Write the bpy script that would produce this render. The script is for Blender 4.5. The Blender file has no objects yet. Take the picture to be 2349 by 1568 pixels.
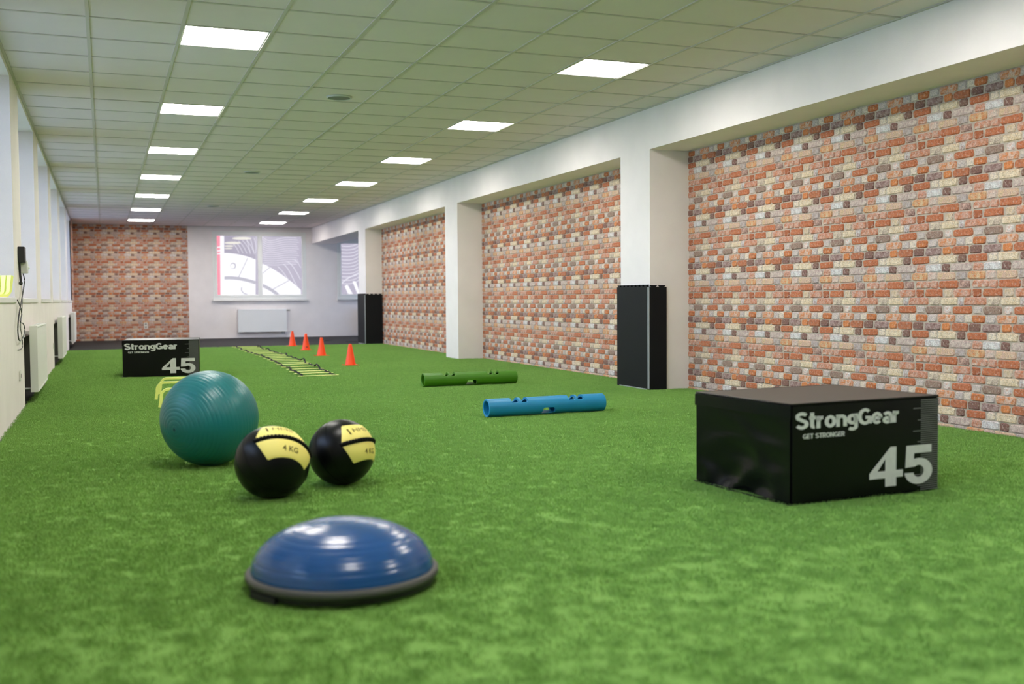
import bpy, bmesh, math, random
from mathutils import Vector, Matrix, noise

random.seed(7)
SC = bpy.context.scene
COL = SC.collection
PI = math.pi

# ------------------------------------------------------------------ camera
W, H = 2349.0, 1568.0
F_PX, YAW, PIT, ROL = 2409.17, 0.36982, 0.04104, -0.00696
CAM = Vector((0.0, 0.0, 0.914))
_fwd = Vector((math.sin(YAW) * math.cos(PIT), math.cos(YAW) * math.cos(PIT), -math.sin(PIT)))
_r0 = Vector((math.cos(YAW), -math.sin(YAW), 0.0))
_u0 = _r0.cross(_fwd)
_R = _r0 * math.cos(ROL) + _u0 * math.sin(ROL)
_U = _u0 * math.cos(ROL) - _r0 * math.sin(ROL)
cam_d = bpy.data.cameras.new('camera')
cam = bpy.data.objects.new('camera', cam_d)
COL.objects.link(cam)
cam.matrix_world = Matrix(((_R.x, _U.x, -_fwd.x, CAM.x), (_R.y, _U.y, -_fwd.y, CAM.y),
                           (_R.z, _U.z, -_fwd.z, CAM.z), (0, 0, 0, 1)))
cam_d.sensor_width = 36.0
cam_d.lens = 36.0 * F_PX / W
cam_d.clip_start, cam_d.clip_end = 0.05, 200
cam_d.dof.use_dof = True
cam_d.dof.focus_distance = 8.8
cam_d.dof.aperture_fstop = 1.9
SC.camera = cam


def ray(px, py):
    return (_fwd + _R * ((px - W / 2) / F_PX) - _U * ((py - H / 2) / F_PX)).normalized()


def on_y(px, py, y):
    d = ray(px, py)
    return CAM + d * ((y - CAM.y) / d.y)


def on_z(px, py, z):
    d = ray(px, py)
    return CAM + d * ((z - CAM.z) / d.z)


def project(p):
    v = Vector(p) - CAM
    d = v.dot(_fwd)
    if d <= 0.05:
        return None
    return (W / 2 + F_PX * v.dot(_R) / d, H / 2 - F_PX * v.dot(_U) / d, d)


# ------------------------------------------------------------------ world, light, exposure
SKY_STRENGTH = 3.0
LAMP_STRENGTH = 16.0
wd = bpy.data.worlds.new('overcast_sky')
SC.world = wd
wd.use_nodes = True
wd.node_tree.nodes['Background'].inputs['Color'].default_value = (0.53, 0.67, 1.0, 1)
wd.node_tree.nodes['Background'].inputs['Strength'].default_value = SKY_STRENGTH
SC.view_settings.view_transform = 'Standard'
SC.view_settings.look = 'None'
SC.view_settings.gamma = 1.0
SC.view_settings.use_curve_mapping = False
SC.view_settings.exposure = 1.33
SC.cycles.use_denoising = True
SC.cycles.use_adaptive_sampling = True
SC.cycles.adaptive_threshold = 0.05
SC.cycles.max_bounces = 6
SC.cycles.diffuse_bounces = 4
SC.cycles.glossy_bounces = 3
SC.cycles.sample_clamp_indirect = 8.0


# ------------------------------------------------------------------ materials
def lin(c):
    c = c / 255.0
    return c / 12.92 if c <= 0.04045 else ((c + 0.055) / 1.055) ** 2.4


def rgb(r, g, b):
    return (lin(r), lin(g), lin(b), 1.0)


class NT:
    def __init__(self, name):
        self.m = bpy.data.materials.new(name)
        self.m.use_nodes = True
        self.t = self.m.node_tree
        self.p = self.t.nodes['Principled BSDF']

    def n(self, kind, **kw):
        x = self.t.nodes.new(kind)
        for k, v in kw.items():
            if k in x.inputs.keys():
                x.inputs[k].default_value = v
            else:
                setattr(x, k, v)
        return x

    def l(self, a, b):
        self.t.links.new(a, b)


def mat(name, col, rough=0.6, spec=0.5, var=0.0, var_scale=8.0, bump=0.0, bump_scale=120.0, metal=0.0, coat=0.0, detail=4.0):
    k = NT(name)
    k.p.inputs['Base Color'].default_value = col
    k.p.inputs['Roughness'].default_value = rough
    k.p.inputs['Specular IOR Level'].default_value = spec
    k.p.inputs['Metallic'].default_value = metal
    k.p.inputs['Coat Weight'].default_value = coat
    tc = k.n('ShaderNodeTexCoord')
    if var > 0:
        nz = k.n('ShaderNodeTexNoise', Scale=var_scale, Detail=detail)
        k.l(tc.outputs['Object'], nz.inputs['Vector'])
        mr = k.n('ShaderNodeMapRange')
        mr.inputs['From Min'].default_value = 0.3
        mr.inputs['From Max'].default_value = 0.7
        mr.inputs['To Min'].default_value = 1.0 - var
        mr.inputs['To Max'].default_value = 1.0 + var
        k.l(nz.outputs['Fac'], mr.inputs['Value'])
        hs = k.n('ShaderNodeHueSaturation')
        hs.inputs['Color'].default_value = col
        k.l(mr.outputs['Result'], hs.inputs['Value'])
        k.l(hs.outputs['Color'], k.p.inputs['Base Color'])
    if bump > 0:
        nb = k.n('ShaderNodeTexNoise', Scale=bump_scale, Detail=3.0)
        k.l(tc.outputs['Object'], nb.inputs['Vector'])
        bp = k.n('ShaderNodeBump', Strength=bump, Distance=0.004)
        k.l(nb.outputs['Fac'], bp.inputs['Height'])
        k.l(bp.outputs['Normal'], k.p.inputs['Normal'])
    return k.m


def emit_mat(name, col, strength):
    k = NT(name)
    k.p.inputs['Base Color'].default_value = (0.06, 0.06, 0.06, 1)
    k.p.inputs['Roughness'].default_value = 0.3
    k.p.inputs['Emission Color'].default_value = col
    k.p.inputs['Emission Strength'].default_value = strength
    return k.m


def glass_mat(name):
    k = NT(name)
    t = k.n('ShaderNodeBsdfTransparent')
    t.inputs['Color'].default_value = (0.93, 0.96, 0.97, 1)
    g = k.n('ShaderNodeBsdfGlossy', Roughness=0.02)
    fr = k.n('ShaderNodeFresnel', IOR=1.45)
    mx = k.n('ShaderNodeMixShader')
    k.l(fr.outputs['Fac'], mx.inputs['Fac'])
    k.l(t.outputs['BSDF'], mx.inputs[1])
    k.l(g.outputs['BSDF'], mx.inputs[2])
    out = [x for x in k.t.nodes if x.type == 'OUTPUT_MATERIAL'][0]
    k.l(mx.outputs['Shader'], out.inputs['Surface'])
    return k.m


def brick_mat():
    k = NT('printed_brick')
    a = k.n('ShaderNodeAttribute', attribute_name='col_a')
    b = k.n('ShaderNodeAttribute', attribute_name='col_b')
    pc = k.n('ShaderNodeAttribute', attribute_name='pcoord')
    n1 = k.n('ShaderNodeTexNoise', Scale=32.0, Detail=5.0, Roughness=0.62, Distortion=0.4)
    k.l(pc.outputs['Vector'], n1.inputs['Vector'])
    r1 = k.n('ShaderNodeMapRange')
    r1.inputs['From Min'].default_value = 0.36
    r1.inputs['From Max'].default_value = 0.66
    k.l(n1.outputs['Fac'], r1.inputs['Value'])
    mx = k.n('ShaderNodeMix', data_type='RGBA')
    k.l(r1.outputs['Result'], mx.inputs['Factor'])
    k.l(a.outputs['Color'], mx.inputs[6])
    k.l(b.outputs['Color'], mx.inputs[7])
    n2 = k.n('ShaderNodeTexNoise', Scale=140.0, Detail=3.0)
    k.l(pc.outputs['Vector'], n2.inputs['Vector'])
    r2 = k.n('ShaderNodeMapRange')
    r2.inputs['From Min'].default_value = 0.3
    r2.inputs['From Max'].default_value = 0.7
    r2.inputs['To Min'].default_value = 0.66
    r2.inputs['To Max'].default_value = 1.26
    k.l(n2.outputs['Fac'], r2.inputs['Value'])
    n3 = k.n('ShaderNodeTexNoise', Scale=58.0, Detail=4.0, Roughness=0.6)
    off = k.n('ShaderNodeVectorMath', operation='ADD')
    off.inputs[1].default_value = (3.7, 1.3, 9.1)
    k.l(pc.outputs['Vector'], off.inputs[0])
    k.l(off.outputs['Vector'], n3.inputs['Vector'])
    r3 = k.n('ShaderNodeMapRange')
    r3.inputs['From Min'].default_value = 0.54
    r3.inputs['From Max'].default_value = 0.68
    r3.inputs['To Max'].default_value = 0.6
    k.l(n3.outputs['Fac'], r3.inputs['Value'])
    m3 = k.n('ShaderNodeMix', data_type='RGBA')
    k.l(r3.outputs['Result'], m3.inputs['Factor'])
    k.l(mx.outputs[2], m3.inputs[6])
    m3.inputs[7].default_value = rgb(206, 190, 178)
    hs = k.n('ShaderNodeHueSaturation')
    k.l(m3.outputs[2], hs.inputs['Color'])
    k.l(r2.outputs['Result'], hs.inputs['Value'])
    k.l(hs.outputs['Color'], k.p.inputs['Base Color'])
    k.p.inputs['Roughness'].default_value = 0.85
    k.p.inputs['Specular IOR Level'].default_value = 0.25
    bp = k.n('ShaderNodeBump', Strength=0.35, Distance=0.003)
    k.l(n2.outputs['Fac'], bp.inputs['Height'])
    k.l(bp.outputs['Normal'], k.p.inputs['Normal'])
    return k.m


def turf_mat(name, blade):
    k = NT(name)
    geo = k.n('ShaderNodeNewGeometry')
    n1 = k.n('ShaderNodeTexNoise', Scale=14.0, Detail=6.0, Roughness=0.7)
    k.l(geo.outputs['Position'], n1.inputs['Vector'])
    n2 = k.n('ShaderNodeTexNoise', Scale=0.9, Detail=2.0)
    k.l(geo.outputs['Position'], n2.inputs['Vector'])
    ad = k.n('ShaderNodeMath', operation='MULTIPLY_ADD')
    ad.inputs[1].default_value = 0.75
    k.l(n1.outputs['Fac'], ad.inputs[0])
    m2 = k.n('ShaderNodeMath', operation='MULTIPLY')
    m2.inputs[1].default_value = 0.25
    k.l(n2.outputs['Fac'], m2.inputs[0])
    k.l(m2.outputs[0], ad.inputs[2])
    src = ad.outputs[0]
    if blade:
        oi = k.n('ShaderNodeObjectInfo')
        m3 = k.n('ShaderNodeMath', operation='MULTIPLY_ADD')
        m3.inputs[1].default_value = 0.12
        sub = k.n('ShaderNodeMath', operation='SUBTRACT')
        sub.inputs[1].default_value = 0.06
        k.l(oi.outputs['Random'], m3.inputs[0])
        k.l(ad.outputs[0], sub.inputs[0])
        k.l(sub.outputs[0], m3.inputs[2])
        src = m3.outputs[0]
    cr = k.n('ShaderNodeValToRGB')
    e = cr.color_ramp.elements
    if blade:
        e[0].position, e[0].color = 0.20, (0.145, 0.300, 0.052, 1)
        e[1].position, e[1].color = 0.82, (0.350, 0.580, 0.145, 1)
    else:
        e[0].position, e[0].color = 0.22, (0.125, 0.270, 0.045, 1)
        e[1].position, e[1].color = 0.82, (0.245, 0.440, 0.096, 1)
    k.l(src, cr.inputs['Fac'])
    k.l(cr.outputs['Color'], k.p.inputs['Base Color'])
    k.p.inputs['Roughness'].default_value = 0.5 if blade else 0.9
    k.p.inputs['Specular IOR Level'].default_value = 0.3
    return k.m


def grooved_mat(name, col, rough):
    k = NT(name)
    k.p.inputs['Base Color'].default_value = col
    k.p.inputs['Roughness'].default_value = rough
    k.p.inputs['Specular IOR Level'].default_value = 0.5
    return k.m


M = {
    'plaster': mat('white_plaster', (0.85, 0.785, 0.765, 1), 0.9, 0.2, 0.03, 3.0, 0.55, 260.0),
    'jamb': mat('white_plaster_smooth', (0.80, 0.79, 0.77, 1), 0.85, 0.2, 0.02, 3.0, 0.3, 260.0),
    'mortar': mat('printed_mortar', rgb(188, 174, 158), 0.9, 0.2, 0.14, 40.0, 0.3, 300.0),
    'brick': brick_mat(),
    'tile': mat('mineral_fibre_tile', (0.77, 0.685, 0.69, 1), 0.95, 0.1, 0.03, 2.0, 0.35, 420.0),
    'tbar': mat('painted_runner', (0.57, 0.52, 0.49, 1), 0.55, 0.3),
    'slab': mat('concrete_slab', (0.45, 0.44, 0.42, 1), 0.95),
    'niche_shade': mat('niche_shade_paint', (0.10, 0.095, 0.085, 1), 0.95, 0.1),  # dark colour stands in for the shade behind the radiators
    'lampframe': mat('lamp_frame_white', (0.8, 0.8, 0.8, 1), 0.5),
    'lamp': emit_mat('lamp_diffuser', (1.0, 0.965, 0.90, 1), LAMP_STRENGTH),
    'speaker': mat('speaker_mesh_grey', (0.20, 0.205, 0.20, 1), 0.6, 0.3, 0.0, 1, 0.4, 900.0),
    'speaker_rim': mat('speaker_rim', (0.55, 0.55, 0.53, 1), 0.5),
    'rubber_floor': mat('grey_rubber_floor', (0.025, 0.023, 0.023, 1), 0.75, 0.18, 0.12, 5.0, 0.25, 300.0),
    'turf': turf_mat('turf_backing', False),
    'blade': turf_mat('turf_blade', True),
    'white_pvc': mat('white_window_profile', (0.82, 0.82, 0.79, 1), 0.4, 0.5),
    'sill': mat('window_sill_white', (0.78, 0.755, 0.73, 1), 0.45, 0.4),
    'glass': glass_mat('window_glass'),
    'rad': mat('radiator_enamel', (0.80, 0.795, 0.755, 1), 0.4, 0.5),
    'rad_white': mat('radiator_enamel_white', (0.82, 0.82, 0.82, 1), 0.4, 0.5),
    'valve': mat('valve_grey', (0.30, 0.29, 0.27, 1), 0.4, 0.5, metal=0.5),
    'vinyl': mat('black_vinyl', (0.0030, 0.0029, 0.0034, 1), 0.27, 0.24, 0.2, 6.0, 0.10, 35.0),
    'vinyl_top_sheen': mat('black_vinyl_top_sheen', (0.020, 0.017, 0.0155, 1), 0.40, 0.9, 0.2, 6.0, 0.08, 60.0),  # lighter copy of the vinyl, brown of the reflected brick put into its colour
    'print_white': mat('white_print', (0.68, 0.675, 0.665, 1), 0.6, 0.3, 0.06, 30.0),
    'print_grey': mat('grey_print', (0.17, 0.17, 0.165, 1), 0.6, 0.3),
    'teal': mat('teal_ball_rubber', rgb(22, 112, 116), 0.36, 0.5, 0.03, 6.0),
    'teal_groove': mat('teal_ball_groove', rgb(18, 78, 88), 0.5, 0.3),
    'bosu': mat('blue_dome_rubber', rgb(36, 82, 142), 0.22, 0.5, 0.04, 6.0),
    'bosu_rim': mat('dome_rim_grey', rgb(88, 86, 84), 0.6, 0.4),
    'bosu_base': mat('dome_base_dark', rgb(38, 38, 40), 0.6, 0.4),
    'ball_black': mat('black_leatherette', (0.0026, 0.0027, 0.0032, 1), 0.33, 0.22, 0.1, 8.0, 0.10, 240.0),
    'ball_yellow': mat('yellow_leatherette', rgb(248, 230, 128), 0.5, 0.4, 0.03, 8.0, 0.08, 240.0),
    'cord_black': mat('black_cord', (0.005, 0.005, 0.005, 1), 0.7, 0.15),
    'ink': mat('brown_ink', rgb(96, 78, 26), 0.6, 0.2),
    'tube_blue': mat('blue_rubber_tube', rgb(24, 132, 182), 0.45, 0.4, 0.03, 9.0),
    'tube_green': mat('green_rubber_tube', rgb(66, 122, 16), 0.45, 0.4, 0.03, 9.0),
    'neon': mat('neon_yellow_plastic', (0.95, 0.98, 0.27, 1), 0.45, 0.4),
    'rung': mat('neon_rung_plastic', (0.93, 0.97, 0.32, 1), 0.4, 0.4),
    'strap': mat('black_webbing', (0.012, 0.012, 0.012, 1), 0.8, 0.2),
    'cone': mat('orange_cone_plastic', rgb(255, 76, 22), 0.42, 0.4),
    'foam_front': mat('black_foam', (0.0075, 0.008, 0.0095, 1), 0.6, 0.18, 0.05, 6.0, 0.10, 500.0),
    'foam_edge': mat('grey_foam_edge', (0.33, 0.345, 0.36, 1), 0.8, 0.2),
    'black_plastic': mat('black_plastic', (0.012, 0.012, 0.013, 1), 0.45, 0.5),
    'white_plastic': mat('white_plastic', (0.72, 0.71, 0.66, 1), 0.45, 0.5),
    'dark_grey': mat('dark_socket', (0.10, 0.10, 0.10, 1), 0.6),
    'print_lilac': emit_mat('film_lilac', rgb(188, 182, 200), 0.385),
    'print_lilac_d': emit_mat('film_lilac_dark', rgb(168, 162, 182), 0.385),
    'print_bright': emit_mat('film_white', rgb(250, 249, 255), 0.420),
    'print_line': emit_mat('film_line', rgb(226, 224, 236), 0.420),
    'print_shade': emit_mat('film_shade', rgb(196, 194, 208), 0.360),
    'print_red': emit_mat('film_red', rgb(255, 146, 166), 0.420),
    'print_cream': emit_mat('film_cream', rgb(238, 234, 224), 0.380),
}


# ------------------------------------------------------------------ mesh helpers
class G:
    """collects vertices and faces for one mesh object"""

    def __init__(self):
        self.v, self.f = [], []

    def add(self, vs, fs):
        o = len(self.v)
        self.v += [tuple(x) for x in vs]
        self.f += [tuple(i + o for i in f) for f in fs]
        return self

    def box(self, x0, x1, y0, y1, z0, z1):
        vs = [(x, y, z) for x in (x0, x1) for y in (y0, y1) for z in (z0, z1)]
        return self.add(vs, [(0, 1, 3, 2), (4, 6, 7, 5), (0, 4, 5, 1), (2, 3, 7, 6), (0, 2, 6, 4), (1, 5, 7, 3)])

    def lathe(self, prof, n=48, cx=0.0, cy=0.0, close=True):
        vs = []
        for r, z in prof:
            for i in range(n):
                a = 2 * PI * i / n
                vs.append((cx + r * math.cos(a), cy + r * math.sin(a), z))
        fs = []
        for k in range(len(prof) - 1):
            for i in range(n):
                j = (i + 1) % n
                fs.append((k * n + i, k * n + j, (k + 1) * n + j, (k + 1) * n + i))
        if close:
            if prof[0][0] > 1e-6:
                fs.append(tuple(reversed(range(n))))
            if prof[-1][0] > 1e-6:
                fs.append(tuple(range((len(prof) - 1) * n, len(prof) * n)))
        return self.add(vs, fs)

    def sweep(self, pts, r, n=8, rad=None):
        pts = [Vector(p) for p in pts]
        vs, fs = [], []
        up = Vector((0.13, 0.21, 0.97)).normalized()
        for i, p in enumerate(pts):
            t = (pts[min(i + 1, len(pts) - 1)] - pts[max(i - 1, 0)]).normalized()
            a = t.cross(up)
            if a.length < 1e-4:
                a = t.cross(Vector((1, 0, 0)))
            a.normalize()
            b = a.cross(t).normalized()
            rr = rad(i) if rad else r
            for k in range(n):
                q = 2 * PI * k / n
                vs.append(p + (a * math.cos(q) + b * math.sin(q)) * rr)
        for i in range(len(pts) - 1):
            for k in range(n):
                j = (k + 1) % n
                fs.append((i * n + k, i * n + j, (i + 1) * n + j, (i + 1) * n + k))
        fs.append(tuple(reversed(range(n))))
        fs.append(tuple(range((len(pts) - 1) * n, len(pts) * n)))
        return self.add(vs, fs)

    def prism(self, poly, axis, a0, a1):
        """extrude a 2D polygon; axis 'x': (y,z), 'y': (x,z), 'z': (x,y)"""
        def P(u, v, w):
            return {'x': (w, u, v), 'y': (u, w, v), 'z': (u, v, w)}[axis]
        n = len(poly)
        vs = [P(u, v, a0) for u, v in poly] + [P(u, v, a1) for u, v in poly]
        fs = [tuple(range(n)), tuple(reversed(range(n, 2 * n)))]
        for i in range(n):
            j = (i + 1) % n
            fs.append((i, i + n, j + n, j))
        return self.add(vs, fs)

    def mesh(self, name):
        me = bpy.data.meshes.new(name)
        me.from_pydata(self.v, [], self.f)
        bm = bmesh.new()
        bm.from_mesh(me)
        bmesh.ops.recalc_face_normals(bm, faces=bm.faces)
        bm.to_mesh(me)
        bm.free()
        me.update()
        return me


def link(name, me, m, parent=None, smooth=None, bevel=0.0, bseg=2):
    o = bpy.data.objects.new(name, me)
    COL.objects.link(o)
    if m is not None and len(me.materials) == 0:
        me.materials.append(M[m] if isinstance(m, str) else m)
    if parent is not None:
        o.parent = parent
    if smooth is not None:
        for p in me.polygons:
            p.use_smooth = True
        me.set_sharp_from_angle(angle=math.radians(smooth))
    if bevel > 0:
        b = o.modifiers.new('bevel', 'BEVEL')
        b.width = bevel
        b.segments = bseg
        b.limit_method = 'ANGLE'
        b.angle_limit = math.radians(40)
    return o


def obj(name, g, m, parent=None, smooth=None, bevel=0.0, bseg=2):
    return link(name, g.mesh(name), m, parent, smooth, bevel, bseg)


def thing(name, label, cat, loc=(0, 0, 0), rz=0.0, group=None):
    o = bpy.data.objects.new(name, None)
    o.empty_display_size = 0.1
    COL.objects.link(o)
    o.location = loc
    o.rotation_euler = (0, 0, rz)
    tag(o, label, cat, group)
    return o


def tag(o, label, cat, group=None):
    o['label'] = label
    o['category'] = cat
    if group:
        o['group'] = group
    return o


def struct(o, label):
    o['kind'] = 'structure'
    o['label'] = label
    return o


def copy_tree(o, parent=None):
    c = o.copy()
    COL.objects.link(c)
    if parent is not None:
        c.parent = parent
    for ch in list(o.children):
        copy_tree(ch, c)
    return c


def rrect(x0, x1, y0, y1, r, n=4):
    pts = []
    for cx, cy, a0 in ((x1 - r, y1 - r, 0), (x0 + r, y1 - r, PI / 2), (x0 + r, y0 + r, PI), (x1 - r, y0 + r, 1.5 * PI)):
        for i in range(n + 1):
            a = a0 + (PI / 2) * i / n
            pts.append((cx + r * math.cos(a), cy + r * math.sin(a)))
    return pts


def text_flat(body, bold=0.0):
    """flat glyph mesh of a text in its own plane: vertices (x, y), faces"""
    cu = bpy.data.curves.new('glyphs', 'FONT')
    cu.body = body
    cu.offset = bold
    cu.resolution_u = 4
    o = bpy.data.objects.new('glyphs', cu)
    COL.objects.link(o)
    dg = bpy.context.evaluated_depsgraph_get()
    me = bpy.data.meshes.new_from_object(o.evaluated_get(dg))
    vs = [(v.co.x, v.co.y) for v in me.vertices]
    fs = [tuple(p.vertices) for p in me.polygons]
    bpy.data.objects.remove(o)
    bpy.data.curves.remove(cu)
    bpy.data.meshes.remove(me)
    return vs, fs


def fit(vs, x0, x1, y0, y1):
    ax, bx = min(v[0] for v in vs), max(v[0] for v in vs)
    ay, by = min(v[1] for v in vs), max(v[1] for v in vs)
    return [(x0 + (v[0] - ax) / (bx - ax) * (x1 - x0), y0 + (v[1] - ay) / (by - ay) * (y1 - y0)) for v in vs]


# ------------------------------------------------------------------ room dimensions
ZC = 2.787          # ceiling
XL = -0.675         # window wall face
XB = 5.05           # pillar and beam face
ZB = 2.379          # beam underside
YF = 27.35          # end wall
YN = -4.5           # wall behind
ZF = -0.03          # rubber floor level
YT = 21.45          # end of the turf

# ------------------------------------------------------------------ floor and turf
o = obj('floor', G().box(-1.2, 9.3, YN - 0.2, YF + 0.4, ZF - 0.1, ZF), 'rubber_floor')
struct(o, 'dark grey rubber floor showing beyond the turf')

clump_g = G()
rnd = random.Random(3)
for k in range(34):
    a = rnd.uniform(0, 2 * PI)
    rr = 0.034 * math.sqrt(rnd.random())
    bx, by = rr * math.cos(a), rr * math.sin(a)
    d = rnd.uniform(0, 2 * PI)
    wx, wy = math.cos(d) * 0.0007, math.sin(d) * 0.0007
    lean = rnd.uniform(0.002, 0.010)
    l = rnd.uniform(0, 2 * PI)
    lx, ly = math.cos(l) * lean, math.sin(l) * lean
    h = rnd.uniform(0.007, 0.0125)
    clump_g.add([(bx - wx, by - wy, 0), (bx + wx, by + wy, 0),
                 (bx + wx + lx * .45, by + wy + ly * .45, h * .65), (bx - wx + lx * .45, by - wy + ly * .45, h * .65),
                 (bx + lx, by + ly, h)], [(0, 1, 2, 3), (3, 2, 4)])
clump_me = bpy.data.meshes.new('turf_tuft')
clump_me.from_pydata(clump_g.v, [], clump_g.f)
clump_me.materials.append(M['blade'])
clump = bpy.data.objects.new('turf_tuft', clump_me)      # source of the instanced tufts

tg = G()
_zt = -0.006
for ya_, yb_, xr_ in ((YN + .02, 1.0, 5.03), (1.0, 3.15, 5.48), (3.15, 3.78, 5.03), (3.78, 9.23, 5.475), (9.23, 9.86, 5.03), (9.86, 15.30, 5.435), (15.30, 15.92, 5.03), (15.92, 21.37, 5.385), (21.37, YT, 5.03)):
    tg.add([(XL + .02, ya_, _zt), (xr_, ya_, _zt), (xr_, yb_, _zt), (XL + .02, yb_, _zt)], [(0, 1, 2, 3)])
tg.add([(XL + .02, YT, _zt), (5.03, YT, _zt), (5.03, YT, ZF), (XL + .02, YT, ZF)], [(0, 1, 2, 3)])
me = bpy.data.meshes.new('turf')
me.from_pydata(tg.v, [], tg.f)
turf = link('turf', me, 'turf')
turf['kind'] = 'stuff'
tag(turf, 'short green artificial turf covering the long floor', 'turf')
ng = bpy.data.node_groups.new('turf_fibres', 'GeometryNodeTree')
ng.interface.new_socket('Geometry', in_out='INPUT', socket_type='NodeSocketGeometry')
ng.interface.new_socket('Geometry', in_out='OUTPUT', socket_type='NodeSocketGeometry')
gi, go = ng.nodes.new('NodeGroupInput'), ng.nodes.new('NodeGroupOutput')
dp = ng.nodes.new('GeometryNodeDistributePointsOnFaces')
dp.inputs['Density'].default_value = 1700.0
sel = ng.nodes.new('FunctionNodeCompare')
sel.data_type = 'FLOAT'
sel.operation = 'GREATER_THAN'
pos, sep = ng.nodes.new('GeometryNodeInputPosition'), ng.nodes.new('ShaderNodeSeparateXYZ')
ng.links.new(pos.outputs[0], sep.inputs[0])
ng.links.new(sep.outputs['Y'], sel.inputs[0])
sel.inputs[1].default_value = 1.0
ng.links.new(sel.outputs[0], dp.inputs['Selection'])
ip = ng.nodes.new('GeometryNodeInstanceOnPoints')
oi = ng.nodes.new('GeometryNodeObjectInfo')
oi.inputs['Object'].default_value = clump
rv = ng.nodes.new('FunctionNodeRandomValue')
rv.data_type = 'FLOAT_VECTOR'
rv.inputs[0].default_value = (-0.12, -0.12, 0.0)
rv.inputs[1].default_value = (0.12, 0.12, 6.283)
rs = ng.nodes.new('FunctionNodeRandomValue')
rs.data_type = 'FLOAT'
rs.inputs[2].default_value = 0.75
rs.inputs[3].default_value = 1.25
jg = ng.nodes.new('GeometryNodeJoinGeometry')
ng.links.new(gi.outputs[0], dp.inputs['Mesh'])
ng.links.new(dp.outputs['Points'], ip.inputs['Points'])
ng.links.new(oi.outputs['Geometry'], ip.inputs['Instance'])
ng.links.new(rv.outputs[0], ip.inputs['Rotation'])
ng.links.new(rs.outputs[1], ip.inputs['Scale'])
ng.links.new(gi.outputs[0], jg.inputs[0])
ng.links.new(ip.outputs[0], jg.inputs[0])
ng.links.new(jg.outputs[0], go.inputs[0])
turf.modifiers.new('fibres', 'NODES').node_group = ng

# ------------------------------------------------------------------ right wall: beam, pillars, recesses
PILLARS = [(-2.92, -2.29), (3.15, 3.78), (9.23, 9.86), (15.30, 15.92), (21.37, 21.99)]
g = G()
g.box(XB, 5.62, YN, YF, ZB, ZC + 0.1)
for a, b in PILLARS:
    g.box(XB, 5.62, a, b, ZF, ZB)
g.box(5.62, 9.2, 21.87, 21.99, ZF, ZC)
struct(obj('wall_right', g, 'plaster'), 'white plaster pillars and ceiling beam along the brick niches')

# brick paper: one repeat is 0.53 m square, nine courses; (start, end, colour a, colour b) per brick
C = {'red': (196, 122, 88), 'red2': (180, 102, 68), 'pink': (208, 170, 154), 'pale': (212, 194, 182), 'cream': (230, 212, 188), 'white': (230, 228, 226),
     'purple': (128, 94, 88), 'mauve': (176, 148, 142), 'tan': (210, 182, 146), 'orange': (208, 130, 80), 'brown': (166, 100, 72), 'grey': (166, 144, 130),
     'lilac': (192, 178, 176), 'dark': (138, 102, 88)}
ROWS = [
    [(0.0, .25, 'red', 'pale'), (.27, .40, 'pink', 'red'), (.42, .75, 'red', 'red2'), (.77, .95, 'purple', 'pink')],
    [(0.0, .14, 'red2', 'brown'), (.17, .48, 'red', 'red2'), (.52, .65, 'tan', 'pale'), (.68, .97, 'pink', 'red')],
    [(.25, .44, 'cream', 'grey'), (.46, .74, 'tan', 'cream'), (.76, .84, 'mauve', 'white'), (.86, 1.22, 'red', 'pink')],
    [(.02, .15, 'pale', 'lilac'), (.18, .47, 'grey', 'dark'), (.52, .63, 'white', 'pink'), (.67, .99, 'red', 'red2')],
    [(.23, .38, 'lilac', 'pale'), (.40, .70, 'orange', 'pale'), (.73, .86, 'pale', 'lilac'), (.88, 1.0, 'cream', 'pale'), (1.0, 1.20, 'orange', 'red2')],
    [(.95, 1.13, 'purple', 'dark'), (.17, .45, 'mauve', 'purple'), (.48, .62, 'orange', 'orange'), (.65, .92, 'brown', 'red')],
    [(.92, 1.23, 'red', 'red2'), (.27, .38, 'cream', 'pale'), (.41, .72, 'cream', 'tan'), (.75, .88, 'dark', 'purple')],
    [(.01, .16, 'pink', 'red'), (.18, .45, 'white', 'lilac'), (.47, .60, 'purple', 'dark'), (.63, .98, 'pale', 'mauve')],
    [(.92, 1.20, 'orange', 'tan'), (.22, .37, 'pale', 'pink'), (.39, .70, 'tan', 'pink'), (.72, .89, 'lilac', 'grey')],
]
REP = 0.53
CH = REP / 9.0
DEPTH = 0.0085


def brick_shape(row, idx):
    """local outline of one brick type: (u, v) in metres, u from the brick's own left end, v from its base"""
    s, e, ca, cb = ROWS[row][idx]
    r = random.Random(row * 31 + idx)
    w, h = (e - s) * REP + 0.004, CH - 0.0060
    base = rrect(0, w, 0, h, min(0.012, w * .22), 2)
    pts = []
    for x, y in base:
        pts.append((x + r.uniform(-.0032, .0032), y + r.uniform(-.0035, .0030)))
    inn = [(w / 2 + (x - w / 2) * (1 - .012 / w), h / 2 + (y - h / 2) * (1 - .012 / h)) for x, y in pts]
    return pts, inn, w, h


SHAPES = {(i, j): brick_shape(i, j) for i in range(9) for j in range(len(ROWS[i]))}


def brick_geo(i, j):
    pts, inn, w, h = SHAPES[(i, j)]
    n = len(pts)
    vs = [(x, 0.0, y) for x, y in pts] + [(x, DEPTH, y) for x, y in inn]
    fs = [(k, (k + 1) % n, n + (k + 1) % n, n + k) for k in range(n)] + [tuple(range(n, 2 * n))]
    return vs, fs


def attr(me, cols_a, cols_b, pco):
    for nm, data in (('col_a', cols_a), ('col_b', cols_b)):
        at = me.attributes.new(nm, 'FLOAT_COLOR', 'POINT')
        at.data.foreach_set('color', [c for q in data for c in q])
    at = me.attributes.new('pcoord', 'FLOAT_VECTOR', 'POINT')
    at.data.foreach_set('vector', [c for q in pco for c in q])


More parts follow.
